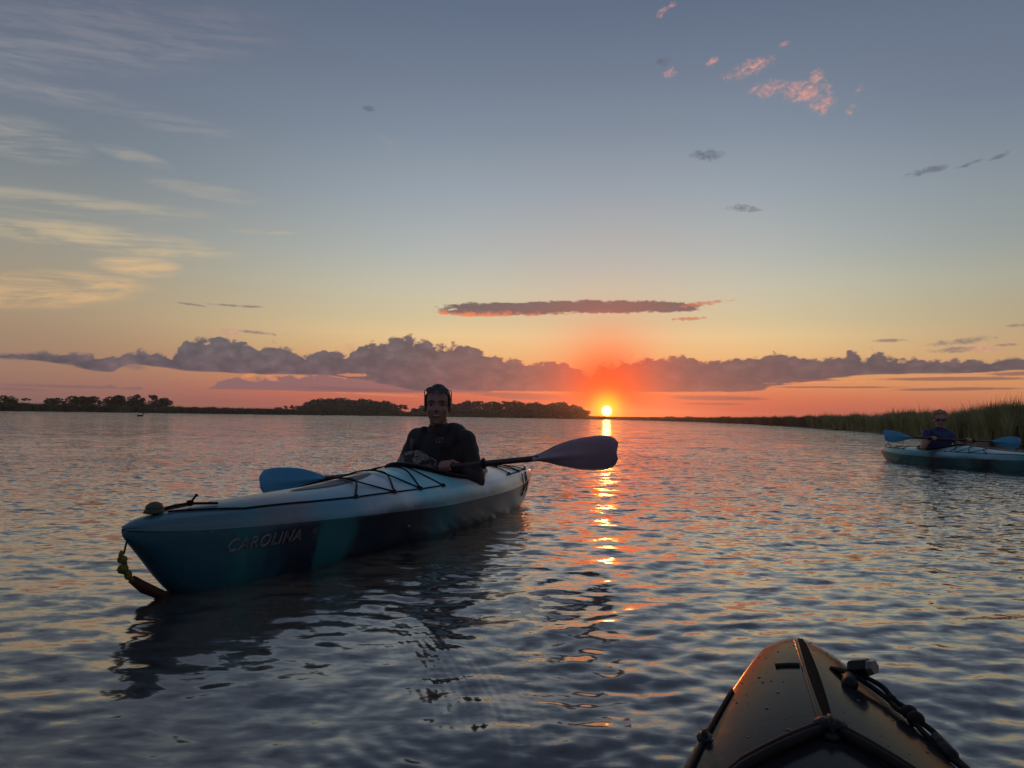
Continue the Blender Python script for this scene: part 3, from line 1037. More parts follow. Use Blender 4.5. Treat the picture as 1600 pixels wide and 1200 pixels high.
def side_pt(s, v):
    """v 0..1 from keel to crease on the y<0 side"""
    b, zk, zc = fb(s), fzk(s), fzc(s)
    H = zc - zk
    tab = [(0, 0.0, 0.0), (0.22, 0.44, 0.09), (0.38, 0.68, 0.24), (0.6, 0.845, 0.50), (1, 1.0, 1.0)]
    for (a, y0, z0), (c, y1, z1) in zip(tab[:-1], tab[1:]):
        if v <= c:
            t = (v - a) / (c - a)
            return (s, -b * (y0 + (y1 - y0) * t), zk + H * (z0 + (z1 - z0) * t))
    return (s, -b, zc)


CK0, CK1, CKW = 1.72, 2.60, 0.205        # cockpit opening


def in_cockpit(s, y, grow=0.0):
    c, h = (CK0 + CK1) / 2, (CK1 - CK0) / 2 + grow
    return ((s - c) / h) ** 2 + (y / (CKW + grow)) ** 2 < 1


def build_hull(parent, mat, groove=False):
    st = [0, .008, .02, .035, .055, .08, .11, .15, .2] + list(np.arange(.25, 3.3, .05)) + [3.3, 3.35, 3.4, 3.44, 3.48, 3.52, 3.55, 3.575, 3.592, 3.6]
    half = []
    vs = [0, .11, .22, .3, .38, .49, .6, .7, .8, .9, .97]
    for s in st:
        row_ = [(abs(side_pt(s, v)[1]), side_pt(s, v)[2]) for v in vs]
        b, bs, zc, zs = fb(s), fbs(s), fzc(s), fzs(s)
        row_ += [(b, zc - 0.002), (b + 0.0015, zc + 0.002), (b - 0.003, zc + 0.006)]
        row_ += [(b + (bs - b) * t - 0.003 * (1 - t) + 0.004 * math.sin(math.pi * t), zc + 0.006 + (zs - zc - 0.006) * t) for t in (0.33, 0.66, 0.9)]
        for q in (1.0, .97, .92, .84, .74, .62, .5, .38, .26, .16, .1, .07, .04, 0):
            y = bs * q
            z = deck_z(s, y)
            if groove:
                wv = max(0.0, min(1, (s - 0.05) / 0.05)) * max(0.0, min(1, (0.52 - s) / 0.02))
                z -= 0.009 * wv * max(0, 1 - (y / 0.011) ** 4) if y < 0.011 else 0
            row_.append((y, z))
        half.append(row_)
    nh = len(half[0])
    V, F = [], []
    for s, row_ in zip(st, half):
        for y, z in row_: V.append((s, -y, z))           # y<0 side keel -> centre
        for y, z in row_[-2:0:-1]: V.append((s, y, z))   # back down the y>0 side
    n = 2 * nh - 2
    for i in range(len(st) - 1):
        for k in range(n):
            a, b2 = i * n + k, i * n + (k + 1) % n
            c, d = (i + 1) * n + (k + 1) % n, (i + 1) * n + k
            ctr = [(V[a][j] + V[b2][j] + V[c][j] + V[d][j]) / 4 for j in range(3)]
            if ctr[2] > fzc(ctr[0]) + 0.02 and in_cockpit(ctr[0], ctr[1]): continue
            F.append((a, d, c, b2))
    F.append(tuple(range(n)))
    F.append(tuple((len(st) - 1) * n + k for k in range(n - 1, -1, -1)))
    h = mesh('hull', V, F, mat, parent)
    return h


def swirl_material(name, side, deck):
    """marbled polyethylene: colours flow into one another along the boat, pale deck and dark sides with sky light painted in"""
    m = bpy.data.materials.new(name)
    m.use_nodes = True
    t = m.node_tree
    b = t.nodes['Principled BSDF']
    b.inputs['Specular IOR Level'].default_value = 0.55
    tcn = t.nodes.new('ShaderNodeTexCoord')
    sx = t.nodes.new('ShaderNodeSeparateXYZ')
    t.links.new(tcn.outputs['Object'], sx.inputs[0])
    x, y, z = (Sock(t, sx.outputs[i]) for i in range(3))
    n1 = noise(t, comb(t, x * 3.2, y * 2.0, z * 3.0), 1.0, 3, 0.5, 0.6)
    n2 = noise(t, comb(t, x * 16.0, y * 6.0, z * 3.0), 1.0, 4, 0.6, 0.5)
    u = ((x + (n1 - 0.5) * 0.30 + (n2 - 0.5) * 0.13 + z * 0.10 - 0.02) / 3.6).clamp()
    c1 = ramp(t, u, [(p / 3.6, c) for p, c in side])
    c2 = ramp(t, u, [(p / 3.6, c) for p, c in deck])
    col = mixc(t, (z + (n1 - 0.5) * 0.06).step(0.175, 0.225), c1, c2)  # pigment plus sky light above and dark water reflection below, put into the colour
    # pale scuffs and long fine scratches
    sc_ = noise(t, comb(t, x * 3.0, y * 40.0, z * 60.0), 3.0, 5, 0.7)
    col = mixc(t, ((sc_ - 0.60).max(0.0) * 1.6).clamp(), col, (0.42, 0.44, 0.44))
    spk = noise(t, comb(t, x, y, z), 90.0, 2, 0.5)
    col = mixc(t, ((spk - 0.70).max(0.0) * 4.0).clamp() * 0.5, col, (0.45, 0.45, 0.42))
    t.links.new(col.s, b.inputs['Base Color'])
    nb = noise(t, comb(t, x, y, z), 30.0, 4, 0.6)
    bp = t.nodes.new('ShaderNodeBump')
    bp.inputs['Strength'].default_value = 0.12
    bp.inputs['Distance'].default_value = 0.003
    t.links.new((nb + (sc_ - 0.5) * 0.3).s, bp.inputs['Height'])
    t.links.new(bp.outputs[0], b.inputs['Normal'])
    rr = nb * 0.12 + 0.24
    t.links.new(rr.s, b.inputs['Roughness'])
    return m


navy, dteal, teal = (0.004, 0.012, 0.032), (0.010, 0.065, 0.095), (0.010, 0.130, 0.140)
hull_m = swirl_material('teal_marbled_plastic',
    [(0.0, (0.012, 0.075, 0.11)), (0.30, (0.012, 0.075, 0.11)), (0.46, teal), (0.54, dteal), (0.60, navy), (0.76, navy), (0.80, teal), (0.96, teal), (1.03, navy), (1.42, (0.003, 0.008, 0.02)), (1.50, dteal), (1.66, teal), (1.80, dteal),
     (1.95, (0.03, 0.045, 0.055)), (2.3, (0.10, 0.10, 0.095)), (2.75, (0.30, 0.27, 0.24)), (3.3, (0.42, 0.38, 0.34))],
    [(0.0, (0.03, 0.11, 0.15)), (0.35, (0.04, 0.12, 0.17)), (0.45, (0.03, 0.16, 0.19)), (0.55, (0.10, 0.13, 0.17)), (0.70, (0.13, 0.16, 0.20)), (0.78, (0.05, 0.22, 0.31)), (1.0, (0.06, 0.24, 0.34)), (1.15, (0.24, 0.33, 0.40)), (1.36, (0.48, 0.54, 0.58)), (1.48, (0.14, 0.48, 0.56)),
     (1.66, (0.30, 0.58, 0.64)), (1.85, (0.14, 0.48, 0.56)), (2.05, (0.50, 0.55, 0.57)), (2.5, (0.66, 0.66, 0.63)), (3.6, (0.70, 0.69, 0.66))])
hull_m2 = swirl_material('green_marbled_plastic',
    [(0.0, teal), (0.4, dteal), (0.7, teal), (1.0, navy), (1.3, teal), (1.7, dteal), (1.95, navy), (2.2, teal), (2.9, (0.02, 0.16, 0.16)), (3.3, (0.12, 0.20, 0.19)), (3.6, (0.3, 0.3, 0.28))],
    [(0.0, teal), (0.5, (0.06, 0.24, 0.28)), (1.0, (0.20, 0.36, 0.42)), (1.3, (0.10, 0.34, 0.38)), (1.7, (0.25, 0.42, 0.46)), (1.95, (0.03, 0.06, 0.10)), (2.2, (0.04, 0.28, 0.30)), (3.0, (0.08, 0.36, 0.36)), (3.6, (0.4, 0.42, 0.40))])
cord_m = material('deck_cord', (0.010, 0.008, 0.009), 0.7, 0.15, vary=0.3, vscale=60)
rub_m = material('black_rubber', (0.007, 0.007, 0.008), 0.5, 0.22, bump=0.3, bscale=90)
knob_m = material('grey_rubber', (0.06, 0.055, 0.04), 0.6, 0.4, bump=0.3, bscale=80)
seat_m = material('seat_padding', (0.02, 0.02, 0.022), 0.85, 0.2, bump=0.4, bscale=50)


def deck_path(pts, n=10, lift=0.005):
    """follow the deck surface between (s, y) points"""
    out = []
    for (s0, y0), (s1, y1) in zip(pts[:-1], pts[1:]):
        for k in range(n):
            t = k / n
            s, y = s0 + (s1 - s0) * t, y0 + (y1 - y0) * t
            out.append((s, y, deck_z(s, y) + lift))
    s, y = pts[-1]
    out.append((s, y, deck_z(s, y) + lift))
    return out


def pad_eye(parent, s, y, r=0.013, mat=None):
    z = deck_z(s, y)
    parts = [ellipsoid_geo((s, y, z + 0.003), (r * 1.7, r * 1.0, 0.005), seg=12, rings=6),
             tube_geo(cat_rom([(s - r, y, z), (s - r * .6, y, z + r * .9), (s + r * .6, y, z + r * .9), (s + r, y, z)], 5), 0.0035, 6)]
    V, F = join_geo(parts)
    return mesh('pad_eye', V, F, mat or rub_m, parent)


def coaming(parent):
    pts, c, h = [], (CK0 + CK1) / 2, (CK1 - CK0) / 2
    rows = []
    N = 56
    V, F = [], []
    for k in range(N):
        a = 2 * math.pi * k / N
        ca, sa_ = math.cos(a), math.sin(a)
        base = None
        for j, (g, dz) in enumerate(((-0.012, -0.04), (-0.010, 0.018), (-0.002, 0.026), (0.020, 0.024), (0.026, 0.017), (0.018, 0.012), (0.006, 0.010), (0.010, -0.012))):
            s, y = c + (h + g) * ca, (CKW + g) * sa_
            z = deck_z(c + (h + 0.01) * ca, (CKW + 0.01) * sa_)
            V.append((s, y, z + dz))
    M = 8
    for k in range(N):
        for j in range(M - 1):
            a, b = k * M + j, k * M + j + 1
            c2, d = ((k + 1) % N) * M + j + 1, ((k + 1) % N) * M + j
            F.append((a, b, c2, d))
    return mesh('cockpit_rim', V, F, rub_m, parent)


def common_fittings(k, stern_cords=True):
    coaming(k)
    # seat pan and back band
    V, F = join_geo([ellipsoid_geo((2.28, 0, 0.0), (0.22, 0.19, 0.03)), ellipsoid_geo((2.46, 0, 0.12), (0.03, 0.18, 0.12))])
    mesh('seat', V, F, seat_m, k)
    if not stern_cords: return
    # perimeter lines, bungees and their anchors on the fore deck
    for sg in (-1, 1):
        pts = [(0.16, sg * 0.015)] + [(s, sg * fbs(s) * 0.93) for s in (0.42, 0.75, 1.05, 1.35, 1.58, 1.76)]
        tube('perimeter_line', [(a, b, c) for a, b, c in deck_path(pts, 6, 0.004)], 0.0036, cord_m, k, 6)
    anch = (1.02, 1.30, 1.52, 1.74)
    for s in anch:
        for sg in (-1, 1):
            pad_eye(k, s, sg * fbs(s) * 0.93)
    for s0, s1 in ((1.02, 1.30), (1.30, 1.02), (1.30, 1.52), (1.52, 1.30), (1.52, 1.66), (1.74, 1.56)):
        yy0, yy1 = -fbs(s0) * 0.93, fbs(s1) * 0.93
        mid = (s0 + s1) / 2 + 0.03
        tube('bungee_cord', cat_rom([deck_path([(s0, yy0), (s0, yy0)], 1, 0.006)[0], (mid - 0.02, yy0 * 0.45, deck_z(mid, yy0 * 0.45) + 0.010), (mid, 0, deck_z(mid, 0) + 0.008),
                                     (mid, yy1 * 0.5, deck_z(mid, yy1 * 0.5) + 0.010), (s1, yy1, deck_z(s1, yy1) + 0.006)], 8), 0.0040, cord_m, k, 6)
    # stern deck cords
    for sg in (-1, 1):
        tube('perimeter_line', deck_path([(2.68, sg * fbs(2.68) * .92), (3.0, sg * fbs(3.0) * .92), (3.35, sg * fbs(3.35) * .8), (3.52, 0)], 6, 0.004), 0.0036, cord_m, k, 6)
    for s0, s1 in ((2.75, 3.0), (3.0, 2.75), (3.0, 3.2), (3.2, 3.0)):
        tube('bungee_cord', deck_path([(s0, -fbs(s0) * .9), (s1, fbs(s1) * .9)], 10, 0.006), 0.004, cord_m, k, 6)
    for s in (2.75, 3.0, 3.2):
        for sg in (-1, 1): pad_eye(k, s, sg * fbs(s) * .9)


def toggle(parent, s, mat):
    """rounded grab handle standing on the tip of the deck"""
    z = fzd(s)
    V, F = join_geo([ellipsoid_geo((s, 0, z + 0.012), (0.040, 0.020, 0.012)), ellipsoid_geo((s, 0, z + 0.022), (0.034, 0.019, 0.020)), ellipsoid_geo((s, 0, z + 0.008), (0.042, 0.022, 0.006))])
    return mesh('grab_handle', V, F, mat, parent)


# -- the paddler's teal kayak in front
k1 = empty('kayak')
k1.location = (-1.214, 2.44, 0)
k1.rotation_euler = (0, 0, math.atan2(3.33, 1.334))
tag(k1, 'teal and pale blue marbled kayak with outlined lettering, carrying the smiling paddler', 'kayak')
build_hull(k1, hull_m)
common_fittings(k1)
toggle(k1, 0.115, knob_m)
# knotted cord from the grab handle to the deck line
tube('handle_cord', cat_rom([(0.14, 0, fzd(.14) + .012), (0.20, -0.006, fzd(.2) + .016), (0.27, 0.0, fzd(.27) + .012), (0.36, -0.04, deck_z(.36, .04) + .007)], 8), 0.0045, cord_m, k1)
V, F = join_geo([ellipsoid_geo((0.27, 0, fzd(.27) + .014), (0.015, 0.012, 0.011)), tube_geo([(0.27, 0, fzd(.27) + .014), (0.285, -0.01, fzd(.27) + .038)], 0.004, 6), ellipsoid_geo((0.287, -0.011, fzd(.27) + .04), (.006, .006, .006))])
mesh('knot', V, F, cord_m, k1)
# long tapered dark panel, ridge shade painted flat on the fore deck
rv, rf = [], []
deck_shade_m = material('painted_deck_shade', (0.012, 0.014, 0.018), 0.5)
for i in range(25):
    t = i / 24
    s = 0.78 + 0.62 * t
    w = 0.052 * math.sin(math.pi * min(1, t * 1.0)) ** 0.6 * (0.5 + 0.5 * t)
    for j in (-1, -0.5, 0, 0.5, 1):
        yy = -0.02 + w * j
        rv.append((s, yy, deck_z(s, yy) + 0.0025 - 0.0 * (1 - j * j)))
for i in range(24):
    for j in range(4):
        a = i * 5 + j
        rf.append((a, a + 5, a + 6, a + 1))
mesh('deck_shade_panel', rv, rf, deck_shade_m, k1)

# outlined lettering on the near side of the bow
tx = bpy.data.curves.new('lettering', 'FONT')
tx.body = 'CAROLINA'
tx.size = 0.062
tx.shear = 0.30
tx.space_character = 1.12
tx.offset = 0.0008
tx2 = bpy.data.curves.new('lettering_model', 'FONT')
tx2.body = '12'
tx2.size = 0.026
tx2.shear = 0.30


def letters(curve_, s0, v0, mat, name, lift, fill=True, bev=0.0):
    curve_.fill_mode = 'BOTH' if fill else 'NONE'
    curve_.dimensions = '2D' if fill else '3D'
    curve_.bevel_depth = bev
    curve_.bevel_resolution = 0
    o = bpy.data.objects.new(name, curve_)
    C.objects.link(o)
    dg = bpy.context.evaluated_depsgraph_get()
    me = bpy.data.meshes.new_from_object(o.evaluated_get(dg))
    bpy.data.objects.remove(o)
    bm = bmesh.new()
    bm.from_mesh(me)
    bmesh.ops.subdivide_edges(bm, edges=[e for e in bm.edges if e.calc_length() > 0.02], cuts=2)
    for v in bm.verts:
        s = s0 + v.co.x
        h = v0 + v.co.y                       # height above the water
        zk, zc = fzk(s), fzc(s)
        lo, hi = 0.2, 1.0
        for _ in range(20):
            mid = (lo + hi) / 2
            if side_pt(s, mid)[2] < h: lo = mid
            else: hi = mid
        p = side_pt(s, lo)
        v.co = (s, p[1] - lift + (v.co.z * -1.0), p[2])
    bm.to_mesh(me)
    bm.free()
    me.materials.clear()
    me.materials.append(mat)
    q = bpy.data.objects.new(name, me)
    C.objects.link(q)
    q.parent = k1
    return q


let_fill = material('lettering_fill', (0.008, 0.012, 0.03), 0.5)
let_line = material('lettering_line', (0.24, 0.22, 0.21), 0.5)
letters(tx, 0.325, 0.128, let_fill, 'lettering', 0.0025)
letters(tx, 0.325, 0.128, let_line, 'lettering_outline', 0.0030, False, 0.0019)
letters(tx2, 0.715, 0.150, let_line, 'lettering', 0.0025)

# bow hardware on the near side: yellow-green knotted line, red-brown strap lying down the stem
rope_m = material('yellow_rope', (0.13, 0.12, 0.03), 0.8, 0.2, vary=0.4, vscale=120, bump=0.5, bscale=200)
strap_m = material('red_brown_strap', (0.055, 0.018, 0.014), 0.7, 0.3, vary=0.3, vscale=40)
tube('bow_cord', [(0.012, -0.006, 0.225), (0.000, -0.008, 0.19), (-0.006, -0.008, 0.165)], 0.003, cord_m, k1)
V, F = join_geo([tube_geo(cat_rom([(-0.012, -0.008, 0.175), (-0.022, -0.012, 0.155), (-0.004, -0.014, 0.135), (-0.020, -0.006, 0.118), (0.005, -0.012, 0.105), (0.020, -0.012, 0.085), (0.045, -0.012, 0.060)], 6), 0.0075, 7),
                 ellipsoid_geo((-0.012, -0.01, 0.150), (0.016, 0.014, 0.013)), ellipsoid_geo((-0.008, -0.01, 0.122), (0.017, 0.015, 0.014)), ellipsoid_geo((0.012, -0.01, 0.098), (0.012, 0.012, 0.016))])
mesh('bow_rope', V, F, rope_m, k1)
V, F = tube_geo([(0.030, -0.008, 0.080), (0.075, -0.008, 0.047), (0.135, -0.008, 0.015), (0.19, -0.006, -0.01)], [0.014, 0.019, 0.017, 0.012], 8)
mesh('stem_strap', V, F, strap_m, k1)
# loose ends hanging on the stern quarter, near side
for a, b in (((2.95, 0.93), (2.99, 0.60)), ((3.06, 0.93), (2.93, 0.60)), ((3.10, 0.9), (3.10, 0.55))):
    pts = [(a[0], -fb(a[0]) * 0.93, fzs(a[0]) + 0.002)]
    for t in (0.15, 0.5, 0.9):
        s = a[0] + (b[0] - a[0]) * t
        p = side_pt(s, 1.0 - 0.45 * t * b[1])
        pts.append((p[0], p[1] - 0.006, p[2]))
    tube('hanging_cord', pts, 0.0036, cord_m, k1, 6)
V, F = ellipsoid_geo((1.36, -fb(1.36) * .955, 0.10), (0.004, 0.003, 0.004), seg=8, rings=6)
mesh('drain_screw', V, F, material('steel', (0.5, 0.5, 0.5), 0.3, metallic=1), k1)

# the tow line that runs off the bow and lies half under the surface
tp_ = cat_rom([(a, b, -0.009 + 0.005 * math.sin(i * 2.1)) for i, (a, b) in enumerate(tow_pts)], 10)
tr = tube('tow_line', tp_, 0.0042, rope_m, None, 7)
tag(tr, 'thin yellowish line lying half under the water in front of the teal kayak', 'rope')

# -- distant kayak on the right
k2 = empty('kayak')
k2.location = (6.74, 9.40, -0.03)
k2.rotation_euler = (0, 0, math.atan2(0.99, -0.14))
tag(k2, 'green and dark marbled kayak by the reeds at right, carrying the paddler in sunglasses', 'kayak')
build_hull(k2, hull_m2)
common_fittings(k2)
toggle(k2, 0.115, rub_m)
tube('stern_loop', cat_rom([(3.48, 0, .25), (3.46, 0, .29), (3.42, -.01, .305), (3.38, 0, .29), (3.3, 0, .258)], 6), 0.006, cord_m, k2)

# -- our own dark kayak at the bottom right
k3 = empty('kayak')
k3.location = (0.4813, 1.3084, 0)
k3.rotation_euler = (0, 0, math.atan2(-0.9589, -0.2837))
tag(k3, 'glossy black kayak bow dotted with water drops, cut by the bottom edge', 'kayak')
black_m = bpy.data.materials.new('black_glossy_plastic')
black_m.use_nodes = True
t = black_m.node_tree
b = t.nodes['Principled BSDF']
b.inputs['Base Color'].default_value = (0.016, 0.017, 0.020, 1)
b.inputs['Roughness'].default_value = 0.2
b.inputs['IOR'].default_value = 1.09
tcn = t.nodes.new('ShaderNodeTexCoord')
ov = Sock(t, tcn.outputs['Object'])
n1 = noise(t, ov, 14, 5, 0.65)
n2 = noise(t, ov, 160, 3, 0.6)
rg = (n1 - 0.3) * 0.16 + 0.11
t.links.new(rg.s, b.inputs['Roughness'])
bp = t.nodes.new('ShaderNodeBump')
bp.inputs['Strength'].default_value = 0.12
bp.inputs['Distance'].default_value = 0.002
t.links.new((n1 * 1.2 + n2 * 0.4).s, bp.inputs['Height'])
t.links.new(bp.outputs[0], b.inputs['Normal'])
build_hull(k3, black_m, groove=False)
common_fittings(k3, False)
# flat black strip painting the shade of the centre groove with a thin moulded lip on its left
rv, rf = [], []
for i in range(25):
    t_ = i / 24
    s = 0.045 + 0.445 * t_
    w = 0.0022 + 0.0050 * math.sin(math.pi * min(1, 0.12 + t_ * 0.80))
    yc = 0.007
    for j, dz in ((-1, 0.0006), (-0.7, 0.0022), (0, 0.0012), (0.7, 0.0022), (1, 0.0006)):
        yy = yc + w * j
        rv.append((s, yy, deck_z(s, yy) + dz))
for i in range(24):
    for j in range(4):
        a = i * 5 + j
        rf.append((a, a + 1, a + 6, a + 5))
groove_shade_m = material('groove_shade_black', (0.004, 0.004, 0.005), 0.8, 0.05)
mesh('groove_shade_strip', rv, rf, groove_shade_m, k3)
lip = [(0.045 + 0.445 * i / 24, -0.0035 - 0.001 * math.sin(math.pi * i / 24)) for i in range(25)]
tube('strip_lip', [(p, q, deck_z(p, q) + 0.0004) for p, q in lip], 0.0020, black_m, k3, 8)
V, F = tube_geo(deck_path([(0.245, -0.040), (0.245, -0.008)], 6, 0.001), 0.0055, 8, flat=0.6)
mesh('deck_slot', V, F, rub_m, k3)
pe = pad_eye(k3, 0.505, 0.004, 0.016)
V, F = ellipsoid_geo((0.505, 0.004, deck_z(.505, 0) + .010), (0.013, 0.017, 0.007))
mesh('cord_guide', V, F, rub_m, k3)
for sg in (-1, 1):
    for dy, ds in ((0, 0), (0.004, 0.012)):
        s1 = 0.78
        tube('bungee_cord', deck_path([(0.505 + ds, 0.004 + sg * 0.010), (0.60 + ds, sg * 0.085), (0.72 + ds, sg * fbs(0.7) * 0.93)], 8, 0.007), 0.0052, cord_m, k3, 8)
# left perimeter line along the gunwale
tube('perimeter_line', deck_path([(0.33, -fbs(.33) * .97), (0.5, -fbs(.5) * .95), (0.78, -fbs(.78) * .95)], 8, 0.002), 0.0026, cord_m, k3, 8)
pad_eye(k3, 0.50, -fbs(.50) * .95, 0.009)
# right side: grab toggle on a doubled, knotted cord
hand = empty('toggle_handle', k3)
gA, gB = Vector((0.250, 0.056, 0.288)), Vector((0.268, 0.078, 0.297))
gd_ = (gB - gA).normalized()
V, F = join_geo([tube_geo([gA, gA + gd_ * 0.004, gB - gd_ * 0.003, gB], [0.0085, 0.0115, 0.0120, 0.0095], 6)])
mesh('grip', V, F, rub_m, hand, smooth=False)
V, F = join_geo([tube_geo([gB - gd_ * 0.002, gB + gd_ * 0.007], [0.0105, 0.0090], 6)])
mesh('grip_end', V, F, material('translucent_grey_plastic', (0.10, 0.10, 0.10), 0.35), hand, smooth=False)
V, F = capsule_geo((0.275, 0.052, deck_z(.275, .052) + 0.004), (0.298, 0.050, deck_z(.298, .05) + 0.003), 0.0095, 0.0100, 12)
mesh('ferrule_or_reflection', V, F, rub_m, hand)  # dark capsule standing in for the toggle's reflection in the deck
for off in (-0.0035, 0.0035):
    pth = cat_rom([(0.228, 0.038 + off, .279), (0.262, 0.060 + off * 1.6, .284), (0.290, 0.080 + off * 2.2, .281), (0.322, 0.094 + off, .275), (0.345, 0.101 + off * 1.8, .274), (0.372, 0.110 + off, .272),
                   (0.402, 0.120 + off * 1.8, .268), (0.432, 0.128 + off, .262), (0.50, 0.145, .262)], 8)
    tube('handle_cord', pth, 0.0033, cord_m, k3, 8)
for (s, y, z, q) in ((0.322, 0.094, .276, .0062), (0.360, 0.107, .275, .0095), (0.374, 0.111, .273, .0100)):
    V, F = ellipsoid_geo((s, y, z), (q * 1.2, q, q * 0.9), seg=12, rings=8)
    mesh('knot', V, F, cord_m, k3)
V, F = capsule_geo((0.415, 0.124, .268), (0.445, 0.132, .263), 0.0065, 0.0072, 12)
mesh('cord_sleeve', V, F, rub_m, k3)
# water drops beaded on the deck
parts = []
g = random.Random(5)
for i in range(80):
    s = g.uniform(0.02, 0.75)
    y = g.uniform(-0.93, 0.93) * fbs(s)
    q = g.choice((0.0008, 0.001, 0.0013, 0.0019)) * g.uniform(0.7, 1.2)
    parts.append(ellipsoid_geo((s, y, deck_z(s, y)), (q * g.uniform(1, 2.0), q * g.uniform(1, 1.8), q * 0.55), Matrix.Rotation(g.uniform(0, 3.1), 3, 'Z'), 8, 5))
V, F = join_geo(parts)
drop_m = material('water_drop', (0.02, 0.02, 0.022), 0.03, 0.6)
tag(mesh('water_drops', V, F, drop_m, k3), kind='stuff')

# ------------------------------------------------------------------ paddles
shaft_m = material('dark_shaft', (0.030, 0.022, 0.022), 0.4, 0.4)
blade_m = material('blue_blade_plastic', (0.035, 0.24, 0.40), 0.32, 0.4, vary=0.15, vscale=6)
blade_m2 = material('flare_tinted_blade', (0.30, 0.22, 0.27), 0.36, 0.4, vary=0.12, vscale=6)  # right blade: mauve of flare and backlight put into its base colour


def blade_mesh(sg, L=0.455, mat=None, parent=None, tilt=0.0):
    """asymmetric spoon blade with a moulded centre rib; runs outward along sg*x from the throat"""
    n, mth = 26, 13
    V, F = [], []
    prof_u = [(0, .017), (.06, .021), (.15, .036), (.3, .062), (.45, .079), (.6, .088), (.75, .092), (.86, .091), (.93, .085), (.975, .070), (1, .048)]
    prof_l = [(0, .017), (.06, .020), (.15, .032), (.3, .055), (.45, .074), (.6, .086), (.75, .091), (.85, .088), (.92, .078), (.97, .060), (1, .036)]
    for side in (1, -1):
        for i in range(n):
            t = i / (n - 1)
            u, l = np.interp(t, *zip(*prof_u)), np.interp(t, *zip(*prof_l))
            for j in range(mth):
                q = -1 + 2 * j / (mth - 1)
                z = q * (u if q > 0 else l)
                rib = 0.014 * math.exp(-(z / 0.013) ** 2) * max(0, 1 - t * 1.05)
                edge = 0.0025 * (1 - abs(q) ** 6)
                cupy = -0.035 * (t ** 2) + 0.012 * q * q
                V.append((sg * L * (t + 0.035 * (q if q > 0 else 0) * t), cupy + side * (edge + rib + (0.012 * (1 - t / 0.06) * (1 - q * q) ** .5 if t < 0.06 else 0)), z))
    for side in range(2):
        o = side * n * mth
        for i in range(n - 1):
            for j in range(mth - 1):
                a = o + i * mth + j
                q = (a, a + 1, a + mth + 1, a + mth)
                F.append(q if (side == 0) == (sg > 0) else q[::-1])
    for i in range(n - 1):
        for j in (0, mth - 1):
            a, b2 = i * mth + j, n * mth + i * mth + j
            F.append((a, a + mth, b2 + mth, b2))
    for j in range(mth - 1):
        for i in (0, n - 1):
            a, b2 = i * mth + j, n * mth + i * mth + j
            F.append((a, a + 1, b2 + 1, b2))
    o = mesh('blade', V, F, mat, parent)
    o.rotation_euler = (tilt, 0, 0)
    return o


def paddle(p0, p1, label, matL, matR, tl=0.0, tr_=0.0):
    p0, p1 = Vector(p0), Vector(p1)
    L = (p1 - p0).length
    root = empty('paddle')
    root.location = (p0 + p1) / 2
    d = (p1 - p0).normalized()
    root.rotation_euler = d.to_track_quat('X', 'Z').to_euler()
    h = L / 2 - 0.455
    tube('shaft', [(-h - 0.03, 0, 0), (-h * 0.5, 0, 0), (0, 0, 0), (h * 0.5, 0, 0), (h + 0.03, 0, 0)], 0.0155, shaft_m, root, 12)
    bl = blade_mesh(-1, 0.455, matL, root, tl)
    bl.location = (-h, 0, 0)
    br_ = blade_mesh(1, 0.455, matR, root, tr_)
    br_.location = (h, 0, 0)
    for sx_ in (-0.36, 0.36):
        V, F = tube_geo([(sx_ - 0.012, 0, 0), (sx_ - 0.004, 0, 0), (sx_ + 0.004, 0, 0), (sx_ + 0.012, 0, 0)], [0.017, 0.030, 0.030, 0.017], 14)
        mesh('drip_ring', V, F, rub_m, root)
    V, F = tube_geo([(-0.03, 0, 0), (0.03, 0, 0)], 0.0175, 14)
    mesh('ferrule_or_reflection', V, F, shaft_m, root)
    tag(root, label, 'paddle')
    return root


PA0, PA1 = Vector((-1.500, 4.70, 0.180)), Vector((0.543, 3.90, 0.455))
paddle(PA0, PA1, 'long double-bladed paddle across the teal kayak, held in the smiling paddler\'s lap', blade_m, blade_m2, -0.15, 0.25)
PB0, PB1 = Vector((5.44, 11.25, 0.43)), Vector((7.62, 11.55, 0.355))
paddle(PB0, PB1, 'blue double-bladed paddle held level by the paddler in sunglasses', blade_m, blade_m, -0.2, -0.1)

# ------------------------------------------------------------------ people
skin_m = material('skin', (0.27, 0.135, 0.105), 0.5, 0.4, vary=0.1, vscale=20)
skin_l = material('light_skin', (0.36, 0.19, 0.14), 0.5, 0.4, vary=0.1, vscale=20)
hair_d = material('dark_hair', (0.012, 0.009, 0.008), 0.5, 0.4, bump=0.8, bscale=160)
hair_l = material('curly_light_hair', (0.34, 0.21, 0.13), 0.7, 0.3, vary=0.4, vscale=60, bump=1.0, bscale=90)
jacket_m = material('dark_jacket', (0.026, 0.021, 0.022), 0.75, 0.25, bump=1.0, bscale=11, sheen=0.1)
vest_m = material('black_vest', (0.013, 0.011, 0.013), 0.75, 0.3, bump=0.3, bscale=40)
vest_b = material('navy_vest', (0.020, 0.035, 0.11), 0.75, 0.3, bump=0.4, bscale=40)
logo_m = material('logo_print', (0.14, 0.12, 0.11), 0.6)
glass_m = material('sunglass_lens', (0.008, 0.008, 0.01), 0.12, 0.6)
teeth_m = material('teeth', (0.34, 0.30, 0.27), 0.4)
lip_m = material('lips', (0.17, 0.06, 0.05), 0.5)
eye_m = material('eye', (0.03, 0.02, 0.02), 0.2)
pat_m = bpy.data.materials.new('patterned_fabric')
pat_m.use_nodes = True
t = pat_m.node_tree
tcn = t.nodes.new('ShaderNodeTexCoord')
pn = noise(t, Sock(t, tcn.outputs['Object']), 26, 2, 0.5, 1.2)
